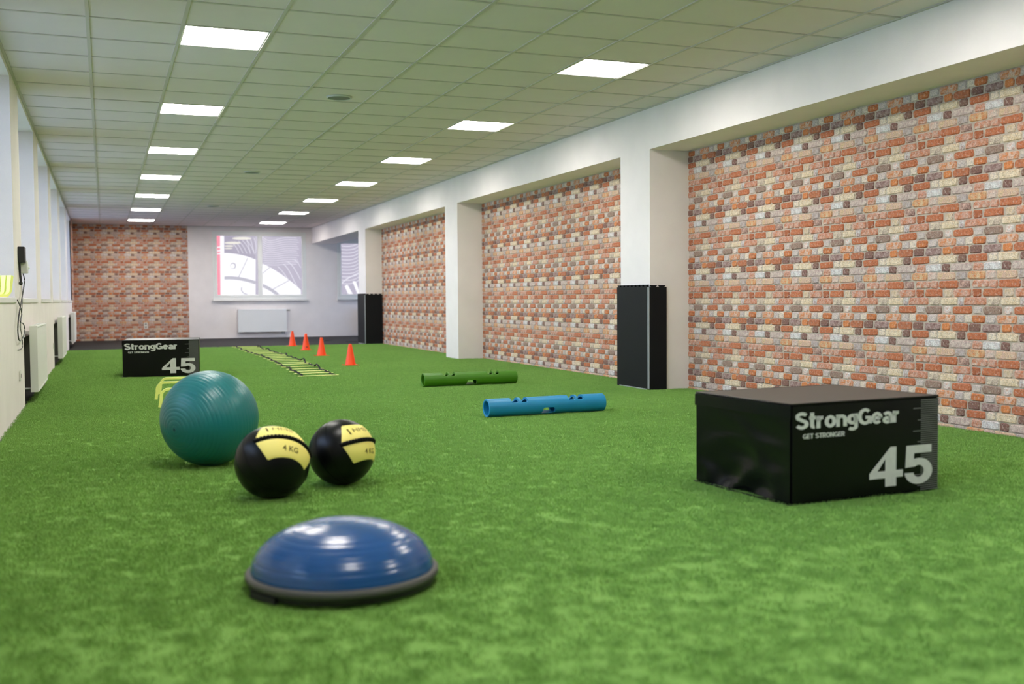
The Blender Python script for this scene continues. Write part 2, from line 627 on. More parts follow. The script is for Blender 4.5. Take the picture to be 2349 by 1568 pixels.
BRICK_ME = {}


def brick_mesh(i, j):
    if (i, j) not in BRICK_ME:
        vs, fs = brick_geo(i, j)
        me = bpy.data.meshes.new('brick')
        me.from_pydata(vs, [], fs)
        s, e, ca, cb = ROWS[i][j]
        v0 = (8 - i) * CH
        attr(me, [rgb(*C[ca])] * len(vs), [rgb(*C[cb])] * len(vs), [(s * REP + v[0], v[1], v0 + v[2]) for v in vs])
        me.materials.append(M['brick'])
        BRICK_ME[(i, j)] = me
    return BRICK_ME[(i, j)]


def brick_field(wall, origin, udir, ndir, width, z0, z1, top_row, singles):
    """cover a wall with bricks. origin: left lower corner as seen from the room; udir to the right; ndir into the room."""
    items = []
    k = 0
    ztop = z1
    z = ztop - CH
    row = top_row
    while z > z0 - CH * 0.98:
        for t in range(-1, int(width / REP) + 2):
            for j, (s, e, ca, cb) in enumerate(ROWS[row]):
                u = (t + s) * REP
                w = SHAPES[(row, j)][2]
                if u + w < 0.02 or u > width - 0.02:
                    continue
                items.append((row, j, u, z + 0.004))
        row = (row + 1) % 9
        z -= CH
    rot = Matrix((udir, ndir, Vector((0, 0, 1)))).transposed().to_4x4()
    ranked = []
    for it in items:
        w = SHAPES[(it[0], it[1])][2]
        p = origin + udir * (it[2] + w / 2) + Vector((0, 0, it[3] + .025))
        q = project(p)
        whole = it[2] >= 0 and it[2] + w <= width and it[3] > z0
        vis = q is not None and -20 < q[0] < W + 20 and -20 < q[1] < H + 20 and whole
        if vis and wall.name == 'wall_right_near' and 1560 < q[0] < 2170 and q[1] > 920:
            vis = False
        ranked.append((0 if vis else 1, q[2] if q else 1e6, it))
    ranked.sort(key=lambda a: (a[0], a[1]))
    V, Fc, A, B, P = [], [], [], [], []
    for n, (nv, d, (i, j, u, zz)) in enumerate(ranked):
        if n < singles and nv == 0:
            b = bpy.data.objects.new('brick', brick_mesh(i, j))
            COL.objects.link(b)
            b.parent = wall
            b.matrix_world = Matrix.Translation(origin + udir * u + Vector((0, 0, zz))) @ rot
            continue
        vs, fs = brick_geo(i, j)
        s, e, ca, cb = ROWS[i][j]
        o0 = len(V)
        for x, y, zv in vs:
            uu = min(max(u + x, 0.0), width)
            za = min(max(zz + zv, z0), z1)
            V.append(tuple(origin + udir * uu + ndir * y + Vector((0, 0, za))))
            P.append((s * REP + x, y, (8 - i) * CH + zv))
        A += [rgb(*C[ca])] * len(vs)
        B += [rgb(*C[cb])] * len(vs)
        Fc += [tuple(q + o0 for q in f) for f in fs]
    if V:
        me = bpy.data.meshes.new('brick_courses')
        me.from_pydata(V, [], Fc)
        attr(me, A, B, P)
        b = link('brick_courses', me, 'brick', wall)
        b['kind'] = 'stuff'
        b['label'] = 'remaining courses of the printed brick paper'


UP = Vector((0, 0, 1))
for nm, lab, (ya, yb), xw, singles in (
        ('wall_right_near', 'brick-patterned recess between the white pillar and the picture edge', (3.78, 9.23), 5.495, 300),
        ('wall_right_middle', 'brick-patterned recess between the two nearer white pillars', (9.86, 15.30), 5.455, 300),
        ('wall_right_far', 'brick-patterned recess beside the far foam-padded pillar', (15.92, 21.37), 5.405, 300)):
    wobj = obj(nm, G().box(xw, 5.60, ya - 0.01, yb + 0.01, ZF, ZB), 'mortar')
    struct(wobj, lab)
    brick_field(wobj, Vector((xw, yb, 0)), Vector((0, -1, 0)), Vector((-1, 0, 0)), yb - ya, 0.0, ZB - 0.004, 4, singles)
o = obj('wall_right_entrance', G().box(5.495, 5.60, YN, 3.15, ZF, ZB), 'mortar')
struct(o, 'brick-coloured recess behind the viewer')

# ------------------------------------------------------------------ left wall with windows
PIERS = [(-4.5, -2.15), (0.10, 0.95), (3.20, 4.05), (6.30, 7.15), (9.41, 10.27), (12.41, 13.22), (15.50, 16.22), (18.62, 19.36), (22.0, 22.8), (25.6, YF)]
NICHE = (0, 2, 4, 6, 8)      # windows (index of pier before) with a radiator niche below
XO = -1.13
ZS, ZH = 0.91, 2.735
g = G()
for a, b in PIERS:
    g.box(XO, XL, a, b, ZF, ZC + 0.1)
for k in range(len(PIERS) - 1):
    a, b = PIERS[k][1], PIERS[k + 1][0]
    g.box(XO, XL, a, b, ZH, ZC + 0.1)
    if k in NICHE and k >= 4:
        g.box(XO, -0.88, a, b, ZF, ZS)
        g.box(-0.88, XL, a, b, 0.60, ZS)
    else:
        g.box(XO, XL, a, b, ZF, ZS)
niche_shade = []
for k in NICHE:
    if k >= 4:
        niche_shade.append(G().box(-0.885, -0.875, PIERS[k][1], PIERS[k + 1][0], ZF, 0.60).box(-0.88, XL - 0.02, PIERS[k + 1][0] - 0.006, PIERS[k + 1][0] + 0.004, ZF, 0.60))
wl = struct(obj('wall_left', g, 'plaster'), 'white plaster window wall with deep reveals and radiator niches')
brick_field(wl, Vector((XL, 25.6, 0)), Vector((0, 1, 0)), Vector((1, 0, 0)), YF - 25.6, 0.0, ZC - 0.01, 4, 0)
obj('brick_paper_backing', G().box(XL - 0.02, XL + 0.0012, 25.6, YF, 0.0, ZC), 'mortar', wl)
for q in niche_shade:
    obj('niche_shade_panel', q, 'niche_shade', wl)  # added dark panels that paint shade into the niches
for k in range(len(PIERS) - 1):
    a, b = PIERS[k][1], PIERS[k + 1][0]
    wn = 'window_%d' % (k + 1)
    g = G()
    xf0, xf1 = -1.10, -1.03
    t = 0.07
    g.box(xf0, xf1, a, b, ZS + 0.04, ZS + 0.04 + t)
    g.box(xf0, xf1, a, b, ZH - t, ZH)
    for yy in (a, (a + b) / 2 - t / 2, b - t):
        g.box(xf0, xf1, yy, yy + t, ZS + 0.04 + t, ZH - t)
    w = struct(obj(wn, g, 'white_pvc'), 'white framed window in a deep reveal of the left wall')
    for y0, y1 in ((a + t, (a + b) / 2 - t / 2), ((a + b) / 2 + t / 2, b - t)):
        obj('pane', G().box(-1.07, -1.062, y0, y1, ZS + 0.04 + t, ZH - t), 'glass', w)
    obj('window_sill', G().box(-1.03, XL + 0.012, a - 0.012, b + 0.012, ZS - 0.002, ZS + 0.042), 'sill', w, bevel=0.006)
    if b > 0:
        ld = bpy.data.lights.new('window_portal', 'AREA')
        ld.shape = 'RECTANGLE'
        ld.size, ld.size_y = b - a, ZH - ZS
        ld.cycles.is_portal = True
        lo = bpy.data.objects.new('window_portal', ld)
        COL.objects.link(lo)
        lo.location = (-1.14, (a + b) / 2, (ZS + ZH) / 2)
        lo.rotation_euler = (0, -PI / 2, 0)

o = obj('ground', G().box(-60, -1.3, -40, 70, -1.2, -1.0).box(9.5, 60, -40, 70, -1.2, -1.0), 'slab')
struct(o, 'paved ground outside the windows')

# ------------------------------------------------------------------ end wall
FW1 = (2.555, 4.895, 0.952, 2.662)
FW2 = (5.705, 8.05, 0.952, 2.50)
g = G()
T = 0.35
g.box(-1.2, FW1[0], YF, YF + T, ZF, ZC + 0.1)
g.box(FW1[0], FW1[1], YF, YF + T, ZF, FW1[2])
g.box(FW1[0], FW1[1], YF, YF + T, FW1[3], ZC + 0.1)
g.box(FW1[1], FW2[0], YF, YF + T, ZF, ZC + 0.1)
g.box(FW2[0], FW2[1], YF, YF + T, ZF, FW2[2])
g.box(FW2[0], FW2[1], YF, YF + T, FW2[3], ZC + 0.1)
g.box(FW2[1], 9.3, YF, YF + T, ZF, ZC + 0.1)
wb = struct(obj('wall_back', g, 'plaster'), 'end wall, brick-patterned on one side and white plaster around the windows')
obj('brick_paper_backing', G().box(XL, 1.965, YF - 0.0015, YF + 0.02, ZF, ZC), 'mortar', wb)
brick_field(wb, Vector((XL, YF, 0)), Vector((1, 0, 0)), Vector((0, -1, 0)), 1.965 - XL, ZF, ZC - 0.004, 4, 0)
# side room shell, wall behind the viewer
g = G()
g.box(9.1, 9.3, 21.9, YF, ZF, 0.6)
g.box(9.1, 9.3, 21.9, 22.3, 0.6, ZC)
g.box(9.1, 9.3, YF - 0.3, YF, 0.6, ZC)
g.box(9.1, 9.3, 22.3, YF - 0.3, 2.45, ZC)
struct(obj('wall_side_room', g, 'plaster'), 'white wall of the side room past the far pillar')
o = obj('window_20', G().box(9.15, 9.2, 22.3, 22.38, 0.6, 2.45).box(9.15, 9.2, YF - 0.38, YF - 0.3, 0.6, 2.45).box(9.15, 9.2, 24.6, 24.68, 0.6, 2.45), 'white_pvc')
struct(o, 'wide side room window')
obj('pane', G().box(9.17, 9.178, 22.38, YF - 0.38, 0.6, 2.45), 'glass', o)
ld = bpy.data.lights.new('window_portal', 'AREA')
ld.shape = 'RECTANGLE'
ld.size, ld.size_y = 4.75, 1.85
ld.cycles.is_portal = True
lo = bpy.data.objects.new('window_portal', ld)
COL.objects.link(lo)
lo.location = (9.31, 24.67, 1.52)
lo.rotation_euler = (0, PI / 2, 0)
struct(obj('wall_front', G().box(-1.2, 5.62, YN - 0.2, YN, ZF, ZC + 0.1), 'plaster'), 'white wall behind the viewer')

# ---- windows of the end wall with printed film
def far_window(name, label, x0, x1, z0, z1, film):
    t = 0.055
    mid = (x0 + x1) / 2
    g = G()
    g.box(x0, x1, YF - 0.012, YF + 0.06, z0, z0 + t)
    g.box(x0, x1, YF - 0.012, YF + 0.06, z1 - t, z1)
    g.box(x0, x0 + t, YF - 0.012, YF + 0.06, z0 + t, z1 - t)
    g.box(x1 - t, x1, YF - 0.012, YF + 0.06, z0 + t, z1 - t)
    w = struct(obj(name, g, 'white_pvc', bevel=0.006), label)
    s = 0.055
    for a, b, hx in ((x0 + t, mid, mid - 0.028), (mid, x1 - t, mid + 0.028)):
        c = G()
        c.box(a, b, YF - 0.024, YF + 0.04, z0 + t, z0 + t + s)
        c.box(a, b, YF - 0.024, YF + 0.04, z1 - t - s, z1 - t)
        c.box(a, a + s, YF - 0.024, YF + 0.04, z0 + t + s, z1 - t - s)
        c.box(b - s, b, YF - 0.024, YF + 0.04, z0 + t + s, z1 - t - s)
        sash = obj('sash', c, 'white_pvc', w, bevel=0.005)
        obj('pane', G().box(a + s - .005, b - s + .005, YF + 0.012, YF + 0.02, z0 + t + s - .005, z1 - t - s + .005), film, sash)
        obj('handle', G().box(hx - 0.012, hx + 0.012, YF - 0.034, YF - 0.024, (z0 + z1) / 2 - 0.11, (z0 + z1) / 2 - 0.03)
            .box(hx - 0.009, hx + 0.009, YF - 0.062, YF - 0.03, (z0 + z1) / 2 - 0.06, (z0 + z1) / 2 - 0.04)
            .box(hx - 0.010, hx + 0.010, YF - 0.070, YF - 0.055, (z0 + z1) / 2 - 0.19, (z0 + z1) / 2 - 0.04), 'white_pvc', sash, bevel=0.003)
    obj('window_sill', G().box(x0 - 0.02, x1 + 0.04, YF - 0.075, YF + 0.02, z0 - 0.045, z0), 'sill', w, bevel=0.006)
    return w


fw1 = far_window('window_11', 'double window with printed film in the white end wall', *FW1, 'print_lilac')
fw2 = far_window('window_12', 'film-covered window seen through the opening past the beam', *FW2, 'print_lilac')

# film print, laid out from the photograph on the pane plane
_S2, _OX, _OY = 4.752, 420.0, 490.0


def c2(x, y):
    p = on_y(_OX + x / _S2, _OY + y / _S2, YF + 0.01)
    return (p.x, p.z)


_FY = [YF + 0.0115]


def film_poly(pts, m, parent, name, world=False):
    y = _FY[0]
    q = pts if world else [c2(*p) for p in pts]
    obj(name, G().prism(q, 'y', y - 0.0008, y), m, parent)
    _FY[0] -= 0.00030


def film_line(pts, wpx, m, parent, name, world=False):
    q = pts if world else [c2(*p) for p in pts]
    wd_ = wpx if world else wpx / _S2 * 28.0 / F_PX
    L, R = [], []
    for i, p in enumerate(q):
        a = q[max(i - 1, 0)]
        b = q[min(i + 1, len(q) - 1)]
        dx, dz = b[0] - a[0], b[1] - a[1]
        l = math.hypot(dx, dz) or 1e-6
        L.append((p[0] - dz / l * wd_ / 2, p[1] + dx / l * wd_ / 2))
        R.append((p[0] + dz / l * wd_ / 2, p[1] - dx / l * wd_ / 2))
    g = G()
    n = len(q)
    y = _FY[0] - 0.0007
    vs = [(a, y, b) for a, b in L] + [(a, y, b) for a, b in R]
    g.add(vs, [(i, i + 1, n + i + 1, n + i) for i in range(n - 1)])
    obj(name, g, m, parent)
    _FY[0] -= 0.00008


def bez(p0, p1, p2, p3, n=14):
    r = []
    for i in range(n + 1):
        t = i / n
        a, b, c, d = (1 - t) ** 3, 3 * t * (1 - t) ** 2, 3 * t * t * (1 - t), t ** 3
        r.append((a * p0[0] + b * p1[0] + c * p2[0] + d * p3[0], a * p0[1] + b * p1[1] + c * p2[1] + d * p3[1]))
    return r


# left pane
film_poly([(450, 245), (788, 245), (788, 500), (450, 430)], 'print_lilac_d', fw1, 'film_shadow')
film_poly(bez((450, 428), (560, 430), (680, 450), (790, 500), 10) + [(790, 886), (450, 886)], 'print_bright', fw1, 'film_dome')
film_line(bez((450, 700), (560, 690), (680, 715), (790, 752), 12), 34, 'print_shade', fw1, 'film_band')
film_line([(705, 482), (604, 694)], 9, 'print_shade', fw1, 'film_seam')
film_poly([(546 + 32 * math.cos(a * PI / 12), 567 + 36 * math.sin(a * PI / 12)) for a in range(24)], 'print_shade', fw1, 'film_disc')
film_poly([(541 + 22 * math.cos(a * PI / 12), 570 + 25 * math.sin(a * PI / 12)) for a in range(24)], 'print_bright', fw1, 'film_disc')
film_line(bez((640, 800), (625, 840), (650, 868), (700, 880), 10), 12, 'print_shade', fw1, 'film_curve')
for q in range(8):
    x = 460 + q * 42
    film_line(bez((x + 60, 310 - q * 7), (x + 110, 340), (x + 130, 380), (x + 150, 425 + q * 4), 10) if x + 150 < 788 else
              bez((x + 20, 300 - q * 5), (x + 40, 330), (x + 50, 370), (min(x + 62, 786), 430), 10), 5, 'print_line', fw1, 'film_rib')
for (cx, cy, rx, ry) in ((640, 268, 105, 16), (540, 318, 90, 14), (500, 352, 50, 10), (495, 378, 45, 7)):
    film_poly([(cx + rx * math.cos(a * PI / 10), cy + ry * math.sin(a * PI / 10)) for a in range(20)], 'print_cream', fw1, 'film_light')
film_poly([(362, 243), (403, 243), (409, 888), (366, 888)], 'print_red', fw1, 'film_red_stripe')
film_poly([(403, 243), (446, 243), (452, 888), (409, 888)], 'print_bright', fw1, 'film_white_stripe')
for yy in (360, 400, 432):
    film_poly([(362, yy), (404, yy - 4), (404, yy + 8), (362, yy + 12)], 'print_bright', fw1, 'film_mark')
# right pane
for q in range(13):
    y0 = 262 + q * 24
    film_line(bez((868, 250 + q * 26), (930, 330 + q * 18), (985, y0 + 20), (1100, y0), 12) +
              bez((1100, y0), (1160, y0 - 6), (1200, y0 - 3), (1240 + (q % 3) * 12, y0 + 2), 6)[1:], 5, 'print_line', fw1, 'film_rib')
film_poly(bez((866, 545), (980, 590), (1140, 700), (1284, 830), 12) + [(1284, 884), (866, 884)], 'print_bright', fw1, 'film_dome')
film_line(bez((868, 780), (930, 810), (990, 845), (1035, 886), 10), 34, 'print_shade', fw1, 'film_band')
film_line([(945, 585), (868, 648)], 9, 'print_shade', fw1, 'film_seam')
film_line([(1152, 728), (960, 832)], 9, 'print_shade', fw1, 'film_seam')
film_line(bez((1030, 575), (1090, 620), (1130, 700), (1150, 725), 8), 7, 'print_line', fw1, 'film_rib')
film_line(bez((1090, 548), (1150, 580), (1190, 700), (1240, 790), 10), 7, 'print_line', fw1, 'film_rib')
film_line(bez((1130, 520), (1190, 540), (1240, 640), (1280, 720), 10), 7, 'print_line', fw1, 'film_rib')
film_line(bez((1190, 495), (1230, 500), (1262, 540), (1282, 590), 10), 6, 'print_line', fw1, 'film_rib')
# window seen past the beam
for q in range(13):
    y0 = 300 + q * 37
    film_line(bez((1706, y0 + 12), (1780, y0 + 24), (1850, y0 + 24), (1900, y0 - 10), 12) +
              bez((1900, y0 - 10), (1940, y0 - 40), (2000, y0 - 50), (2060, y0 - 48), 6)[1:], 8, 'print_line', fw2, 'film_rib')
film_line(bez((1710, 780), (1780, 690), (1860, 680), (1960, 620), 10), 12, 'print_line', fw2, 'film_rib')
film_poly([(1760, 790), (1790, 770), (1850, 875), (1800, 875)], 'print_bright', fw2, 'film_glint')
film_poly([(1845, 735), (1880, 735), (1930, 875), (1900, 875)], 'print_bright', fw2, 'film_glint')

# ------------------------------------------------------------------ ceiling: slab, tiles, runners, lights, speakers
X2 = 0.535944
TX = [X2 + (i - 2) * 0.6 for i in range(1, 10)]          # runners
Y0 = 7.518258
ceil = obj('ceiling', G().box(-1.2, 9.3, YN - 0.2, YF + 0.4, ZC + 0.10, ZC + 0.25).box(5.62, 9.2, 21.99, YF, 2.62, 2.70), 'slab')
struct(ceil, 'suspended ceiling of square mineral tiles')
cols = [(XL, TX[0])] + [(TX[i], TX[i + 1]) for i in range(8)] + [(TX[8], XB)]
rows = list(range(-20, 34))
tile_me = {}
items = []
LIGHT_COLS = (2, 7)
for ci, (xa, xb) in enumerate(cols):
    for j in rows:
        ya, yb = Y0 + j * 0.6, Y0 + (j + 1) * 0.6
        if ya > YF or yb < YN:
            continue
        if ci in LIGHT_COLS and j % 5 == 0 and ya > 0:
            continue
        yb2, ya2 = min(yb, YF), max(ya, YN)
        q = project(((xa + xb) / 2, (ya + yb) / 2, ZC))
        vis = q is not None and -60 < q[0] < W + 60 and -60 < q[1] < H
        items.append((0 if vis else 1, q[2] if q else 1e6, xa, xb, ya2, yb2))
items.sort()
gs = G()
for n, (nv, d, xa, xb, ya, yb) in enumerate(items):
    if n < 300 and nv == 0:
        key = (round(xb - xa, 3), round(yb - ya, 3))
        if key not in tile_me:
            tile_me[key] = G().box(0.006, xb - xa - 0.006, 0.006, yb - ya - 0.006, 0.0, 0.015).mesh('ceiling_tile')
            tile_me[key].materials.append(M['tile'])
        t = bpy.data.objects.new('ceiling_tile', tile_me[key])
        COL.objects.link(t)
        t.parent = ceil
        t.location = (xa, ya, ZC + random.uniform(0, 0.0015))
    else:
        gs.box(xa + .006, xb - .006, ya + .006, yb - .006, ZC, ZC + 0.015)
o = obj('ceiling_tiles_beyond', gs, 'tile', ceil)
o['kind'] = 'stuff'
for x in TX:
    obj('runner', G().box(x - 0.012, x + 0.012, YN, YF, ZC - 0.006, ZC + 0.03), 'tbar', ceil)
gs = G()
for j in rows:
    y = Y0 + j * 0.6
    if YN < y < YF:
        for xa, xb in cols:
            gs.box(xa + 0.012, xb - 0.012, y - 0.012, y + 0.012, ZC - 0.004, ZC + 0.03)
o = obj('cross_tees', gs, 'tbar', ceil)
o['kind'] = 'stuff'
struct(obj('trim_1', G().box(XL, XL + 0.022, YN, YF, ZC - 0.008, ZC + 0.03), 'tbar'), 'metal edge angle of the ceiling along the window wall')
struct(obj('trim_2', G().box(XB - 0.022, XB, YN, YF, ZC - 0.008, ZC + 0.03), 'tbar'), 'metal edge angle of the ceiling along the beam')
struct(obj('trim_3', G().box(XL, XB, YF - 0.022, YF, ZC - 0.008, ZC + 0.03), 'tbar'), 'metal edge angle of the ceiling along the end wall')

ORD = ['first', 'second', 'third', 'fourth', 'fifth', 'sixth', 'seventh', 'eighth', 'ninth', 'tenth', 'eleventh', 'twelfth', 'thirteenth']
fr = G()
a0, a1, b0 = 0.014, 0.586, 0.024
fr.box(a0, a1, a0, b0, 0, 0.02).box(a0, a1, 0.6 - b0, 0.6 - a0, 0, 0.02).box(a0, b0, b0, 0.6 - b0, 0, 0.02).box(0.6 - b0, 0.6 - a0, b0, 0.6 - b0, 0, 0.02)
fr_me = fr.mesh('frame')
fr_me.materials.append(M['lampframe'])
df_me = G().box(b0, 0.6 - b0, b0, 0.6 - b0, 0.003, 0.02).mesh('diffuser')
df_me.materials.append(M['lamp'])
for ci, lab, grp in ((2, 'lit square ceiling panel of the window-side row, %s from the end wall', 'ceiling lights along the window wall'),
                     (7, 'lit square ceiling panel of the brick-side row, %s from the end wall', 'ceiling lights along the brick niches')):
    for j in range(-20, 34, 5):
        y = Y0 + j * 0.6
        if y < 0 or y + 0.6 > YF:
            continue
        nth = ORD[int(round((YF - y) / 3.0 - 0.4))]
        t = thing('ceiling_light', lab % nth, 'ceiling light', (cols[ci][0], y, ZC - 0.002), 0, grp)
        link('frame', fr_me, None, t)
        link('diffuser', df_me, None, t)

for (x, y), lab in (((2.062, 9.689), 'round grey ceiling speaker between the nearer light panels'), ((2.046, 15.708), 'round grey ceiling speaker in the middle of the ceiling'),
                    ((2.045, 21.541), 'round grey ceiling speaker towards the end wall')):
    t = thing('ceiling_speaker', lab, 'speaker', (x, y, ZC), 0, 'round ceiling speakers')
    obj('rim', G().lathe([(0.100, 0.0), (0.118, 0.0), (0.118, -0.006), (0.108, -0.016), (0.100, -0.014), (0.100, 0.0)], 40, close=False), 'speaker_rim', t, smooth=40)
    obj('grille', G().lathe([(0.0, -0.018), (0.06, -0.017), (0.103, -0.011)], 40, close=False), 'speaker', t, smooth=60)

# ------------------------------------------------------------------ radiators
def radiator(name, label, loc, rz, length, height, m, group=None, D=0.092):
    """local: length along +x, front towards -y, back at y=+0.1"""
    t = thing(name, label, 'radiator', loc, rz, group)
    n = int(length / 0.0333)
    p = length / n
    poly = []
    for i in range(n):
        x = i * p
        poly += [(x + .06 * p, -0.004), (x + .34 * p, -0.004), (x + .50 * p, 0.005), (x + .78 * p, 0.005), (x + .94 * p, -0.004)]
    q = [(0, -0.004)] + poly + [(length, -0.004), (length, 0.012), (0, 0.012)]
    obj('front_panel', G().prism(q, 'z', 0.02, height - 0.02), m, t)
    obj('panel_rail', G().box(0, length, -0.006, 0.012, 0.0, 0.02).box(0, length, -0.006, 0.012, height - 0.02, height - 0.005), m, t, bevel=0.003)
    obj('rear_panel', G().box(0.01, length - .01, D - 0.017, D - 0.002, 0.01, height - 0.01), m, t)
    covers = []
    for x in (-0.003, length - 0.002):
        covers.append(obj('side_cover', G().box(x, x + 0.005, -0.004, D, 0.0, height), m, t, bevel=0.002))
    gr = G()
    k = int(length / 0.03)
    for i in range(k):
        gr.box(i * length / k + .004, i * length / k + .022, 0.012, D - 0.016, height - 0.008, height - 0.004)
    gr.box(0, length, 0.010, 0.016, height - 0.010, height).box(0, length, D - 0.018, D - 0.002, height - 0.010, height)
    obj('top_grille', gr, m, t)
    for z in (0.045, height - 0.05):
        c = G()
        c.lathe([(0.0, 0), (0.012, 0), (0.022, -0.002), (0.024, -0.012), (0.024, -0.02)], 16)
        o = obj('plug', c, 'valve', covers[0], smooth=40)
        o.matrix_local = Matrix.Translation((-0.02, D / 2, z)) @ Matrix.Rotation(-PI / 2, 4, 'Y') @ Matrix.Rotation(PI, 4, 'X')
        o.matrix_local = Matrix.Translation((0.012, D / 2, z)) @ Matrix.Rotation(-PI / 2, 4, 'Y')
    return t


for y, l, lab in ((10.42, 1.60, 'white panel radiator below the loose wall cables'), (16.50, 1.60, 'white panel radiator in the middle niche of the window wall'),
                  (22.95, 1.60, 'white panel radiator at the brick end of the window wall')):
    # front faces +x
    t = radiator('radiator', lab, (-0.575, y, 0.10), PI / 2, l, 0.60, 'rad', 'radiators under the side windows', 0.062)
    obj('pipe', G().sweep([(0.05, 0.05, 0.03), (0.05, 0.20, 0.03), (0.05, 0.31, 0.03)], 0.009), 'rad_white', t, smooth=60)
    obj('bracket', G().box(0.10, 0.13, 0.055, 0.305, 0.52, 0.55), 'rad_white', t)
    obj('valve', G().sweep([(l - 0.06, 0.03, 0.0), (l - 0.06, 0.03, -0.05)], 0.014).sweep([(l - 0.10, 0.03, -0.04), (l - 0.02, 0.03, -0.04)], 0.011), 'valve', t, smooth=60)

t = radiator('radiator', 'white ribbed radiator under the film-covered double window', (3.148, YF - 0.115, 0.118), 0, 1.21, 0.578, 'rad_white')
obj('thermostat', G().sweep([(1.215, 0.03, 0.545), (1.24, 0.03, 0.545), (1.30, 0.025, 0.545)], 0.018, 12), 'valve', t, smooth=50)
obj('valve', G().sweep([(1.10, 0.03, 0.0), (1.10, 0.03, -0.055)], 0.014).sweep([(1.15, 0.03, 0.0), (1.15, 0.03, -0.055)], 0.014), 'valve', t, smooth=60)
t = radiator('radiator', 'white radiator half hidden behind the far padded pillar', (6.235, YF - 0.115, 0.118), 0, 1.21, 0.578, 'rad_white')

# ------------------------------------------------------------------ foam mats around pillars
def puzzle_top(w, h, pitch, th):
    """mat outline with dovetail tabs along the top"""
    n = max(2, int(round(w / pitch)))
    p = w / n
    pts = [(0, 0), (w, 0), (w, h - th)]
    for i in reversed(range(n)):
        c = (i + .5) * p
        pts += [(c + .22 * p, h - th), (c + .38 * p, h), (c - .38 * p, h), (c - .22 * p, h - th)]
    pts += [(0, h - th)]
    return pts


for (ya, yb), lab, side in ((PILLARS[2], 'black foam puzzle mats wrapped around the nearer padded pillar', 0.19), (PILLARS[4], 'black foam puzzle mats wrapped around the far padded pillar', 0.36)):
    t = thing('pillar_padding', lab, 'padding', (XB, ya, 0))
    w = yb - ya
    m1 = G().prism(puzzle_top(w + 0.03, 1.045, 0.083, 0.019), 'x', -0.030, -0.004)
    o = obj('front_mat', m1, 'foam_front', t)
    o.location = (0, 0, 0)
    m2 = G().prism(puzzle_top(side, 1.04, 0.085, 0.019), 'y', -0.03, -0.004)
    o = obj('side_mat', m2, 'foam_front', t)
    o.location = (-0.019, 0, 0)
    obj('edge_strip', G().box(-0.0290, -0.0195, -0.027, -0.0005, 0.012, 1.02), 'foam_edge', t)
    obj('foot_strip', G().box(-0.036, -0.006, 0.01, w - 0.03, -0.004, 0.010), 'foam_edge', t)

# ------------------------------------------------------------------ wall fittings
def socket(loc, rz, label, n=1):
    t = thing('wall_socket', label, 'socket', loc, rz)
    obj('plate', G().prism(rrect(-0.041, 0.041, -0.041 - 0.036 * (n - 1), 0.041 + 0.036 * (n - 1), 0.008), 'y', -0.012, 0.0), 'white_plastic', t, bevel=0.003)
    for i in range(n):
        z = (i - (n - 1) / 2) * 0.072
        c = G().lathe([(0.019, -0.0025), (0.019, 0.0), (0.017, 0.001)], 20)
        o = obj('insert', c, 'dark_grey' if n == 1 else 'dark_grey', t)
        o.matrix_local = Matrix.Translation((0, -0.0125, z)) @ Matrix.Rotation(PI / 2, 4, 'X')
    return t


socket((0.942, YF - 0.006, 0.318), 0, 'double white socket on the brick-patterned end wall', 2)
socket((XL + 0.001, 9.66, 0.30), PI / 2, 'white wall socket low on the pier below the router')
socket((XL + 0.001, 15.92, 0.305), PI / 2, 'white wall socket low on the pier before the middle radiator')

t = thing('router', 'black router fixed high on the white window pier', 'router', (XL, 9.86, 1.25))
obj('body', G().box(0.0, 0.055, -0.05, 0.10, 0.0, 0.135), 'black_plastic', t, bevel=0.006)
obj('antenna', G().sweep([(0.012, -0.03, 0.01), (0.014, -0.032, -0.10), (0.018, -0.03, -0.165)], 0.009, 8), 'black_plastic', t, smooth=60)
obj('antenna_tip', G().lathe([(0.0, -0.018), (0.013, -0.012), (0.016, 0.0), (0.012, 0.014), (0.0, 0.018)], 12, 0.018, -0.03), 'black_plastic', t, smooth=60).location = (0, 0, -0.175)
t = thing('junction_box', 'small white junction box beside the black router', 'box', (XL, 10.02, 1.165))
obj('cover', G().box(0, 0.062, -0.07, 0.09, 0.0, 0.105), 'white_plastic', t, bevel=0.005)
obj('cable_gland', G().sweep([(0.05, 0.08, 0.05), (0.058, 0.105, 0.05), (0.062, 0.115, 0.05)], 0.013, 10), 'white_plastic', t, smooth=50)


def wall_curve(pts, off):
    """points given as photo pixels on the pier face"""
    out = []
    for px, py in pts:
        d = ray(px, py)
        k = (XL + off - CAM.x) / d.x
        p = CAM + d * k
        out.append((XL + off, p.y, p.z))
    return out


def smooth_path(p, n=6):
    p = [Vector(q) for q in p]
    r = []
    for i in range(len(p) - 1):
        a, b, c, d = p[max(i - 1, 0)], p[i], p[i + 1], p[min(i + 2, len(p) - 1)]
        for k in range(n):
            t = k / n
            r.append(0.5 * ((2 * b) + (c - a) * t + (2 * a - 5 * b + 4 * c - d) * t * t + (3 * b - a - 3 * c + d) * t ** 3))
    r.append(p[-1])
    return r


path = wall_curve([(53, 628), (56, 642), (54, 662), (50, 685), (45, 712), (42, 735), (41, 760), (44, 780), (52, 776), (57, 757), (53, 742), (46, 738), (50, 720), (46, 702), (40, 688)], 0.022)
o = obj('hanging_cable', G().sweep(smooth_path(path), 0.005, 6), 'black_plastic', smooth=60)
tag(o, 'black cable hanging in loops down the window pier', 'cable')
path = wall_curve([(50, 618), (50, 650), (51, 690), (50, 720), (47, 750), (51, 775), (52, 795), (48, 800), (41, 802)], 0.006)
o = obj('thin_cable', G().sweep(smooth_path(path), 0.003, 6), 'dark_grey', smooth=60)
tag(o, 'thin grey cable hanging straight down the window pier', 'cable')

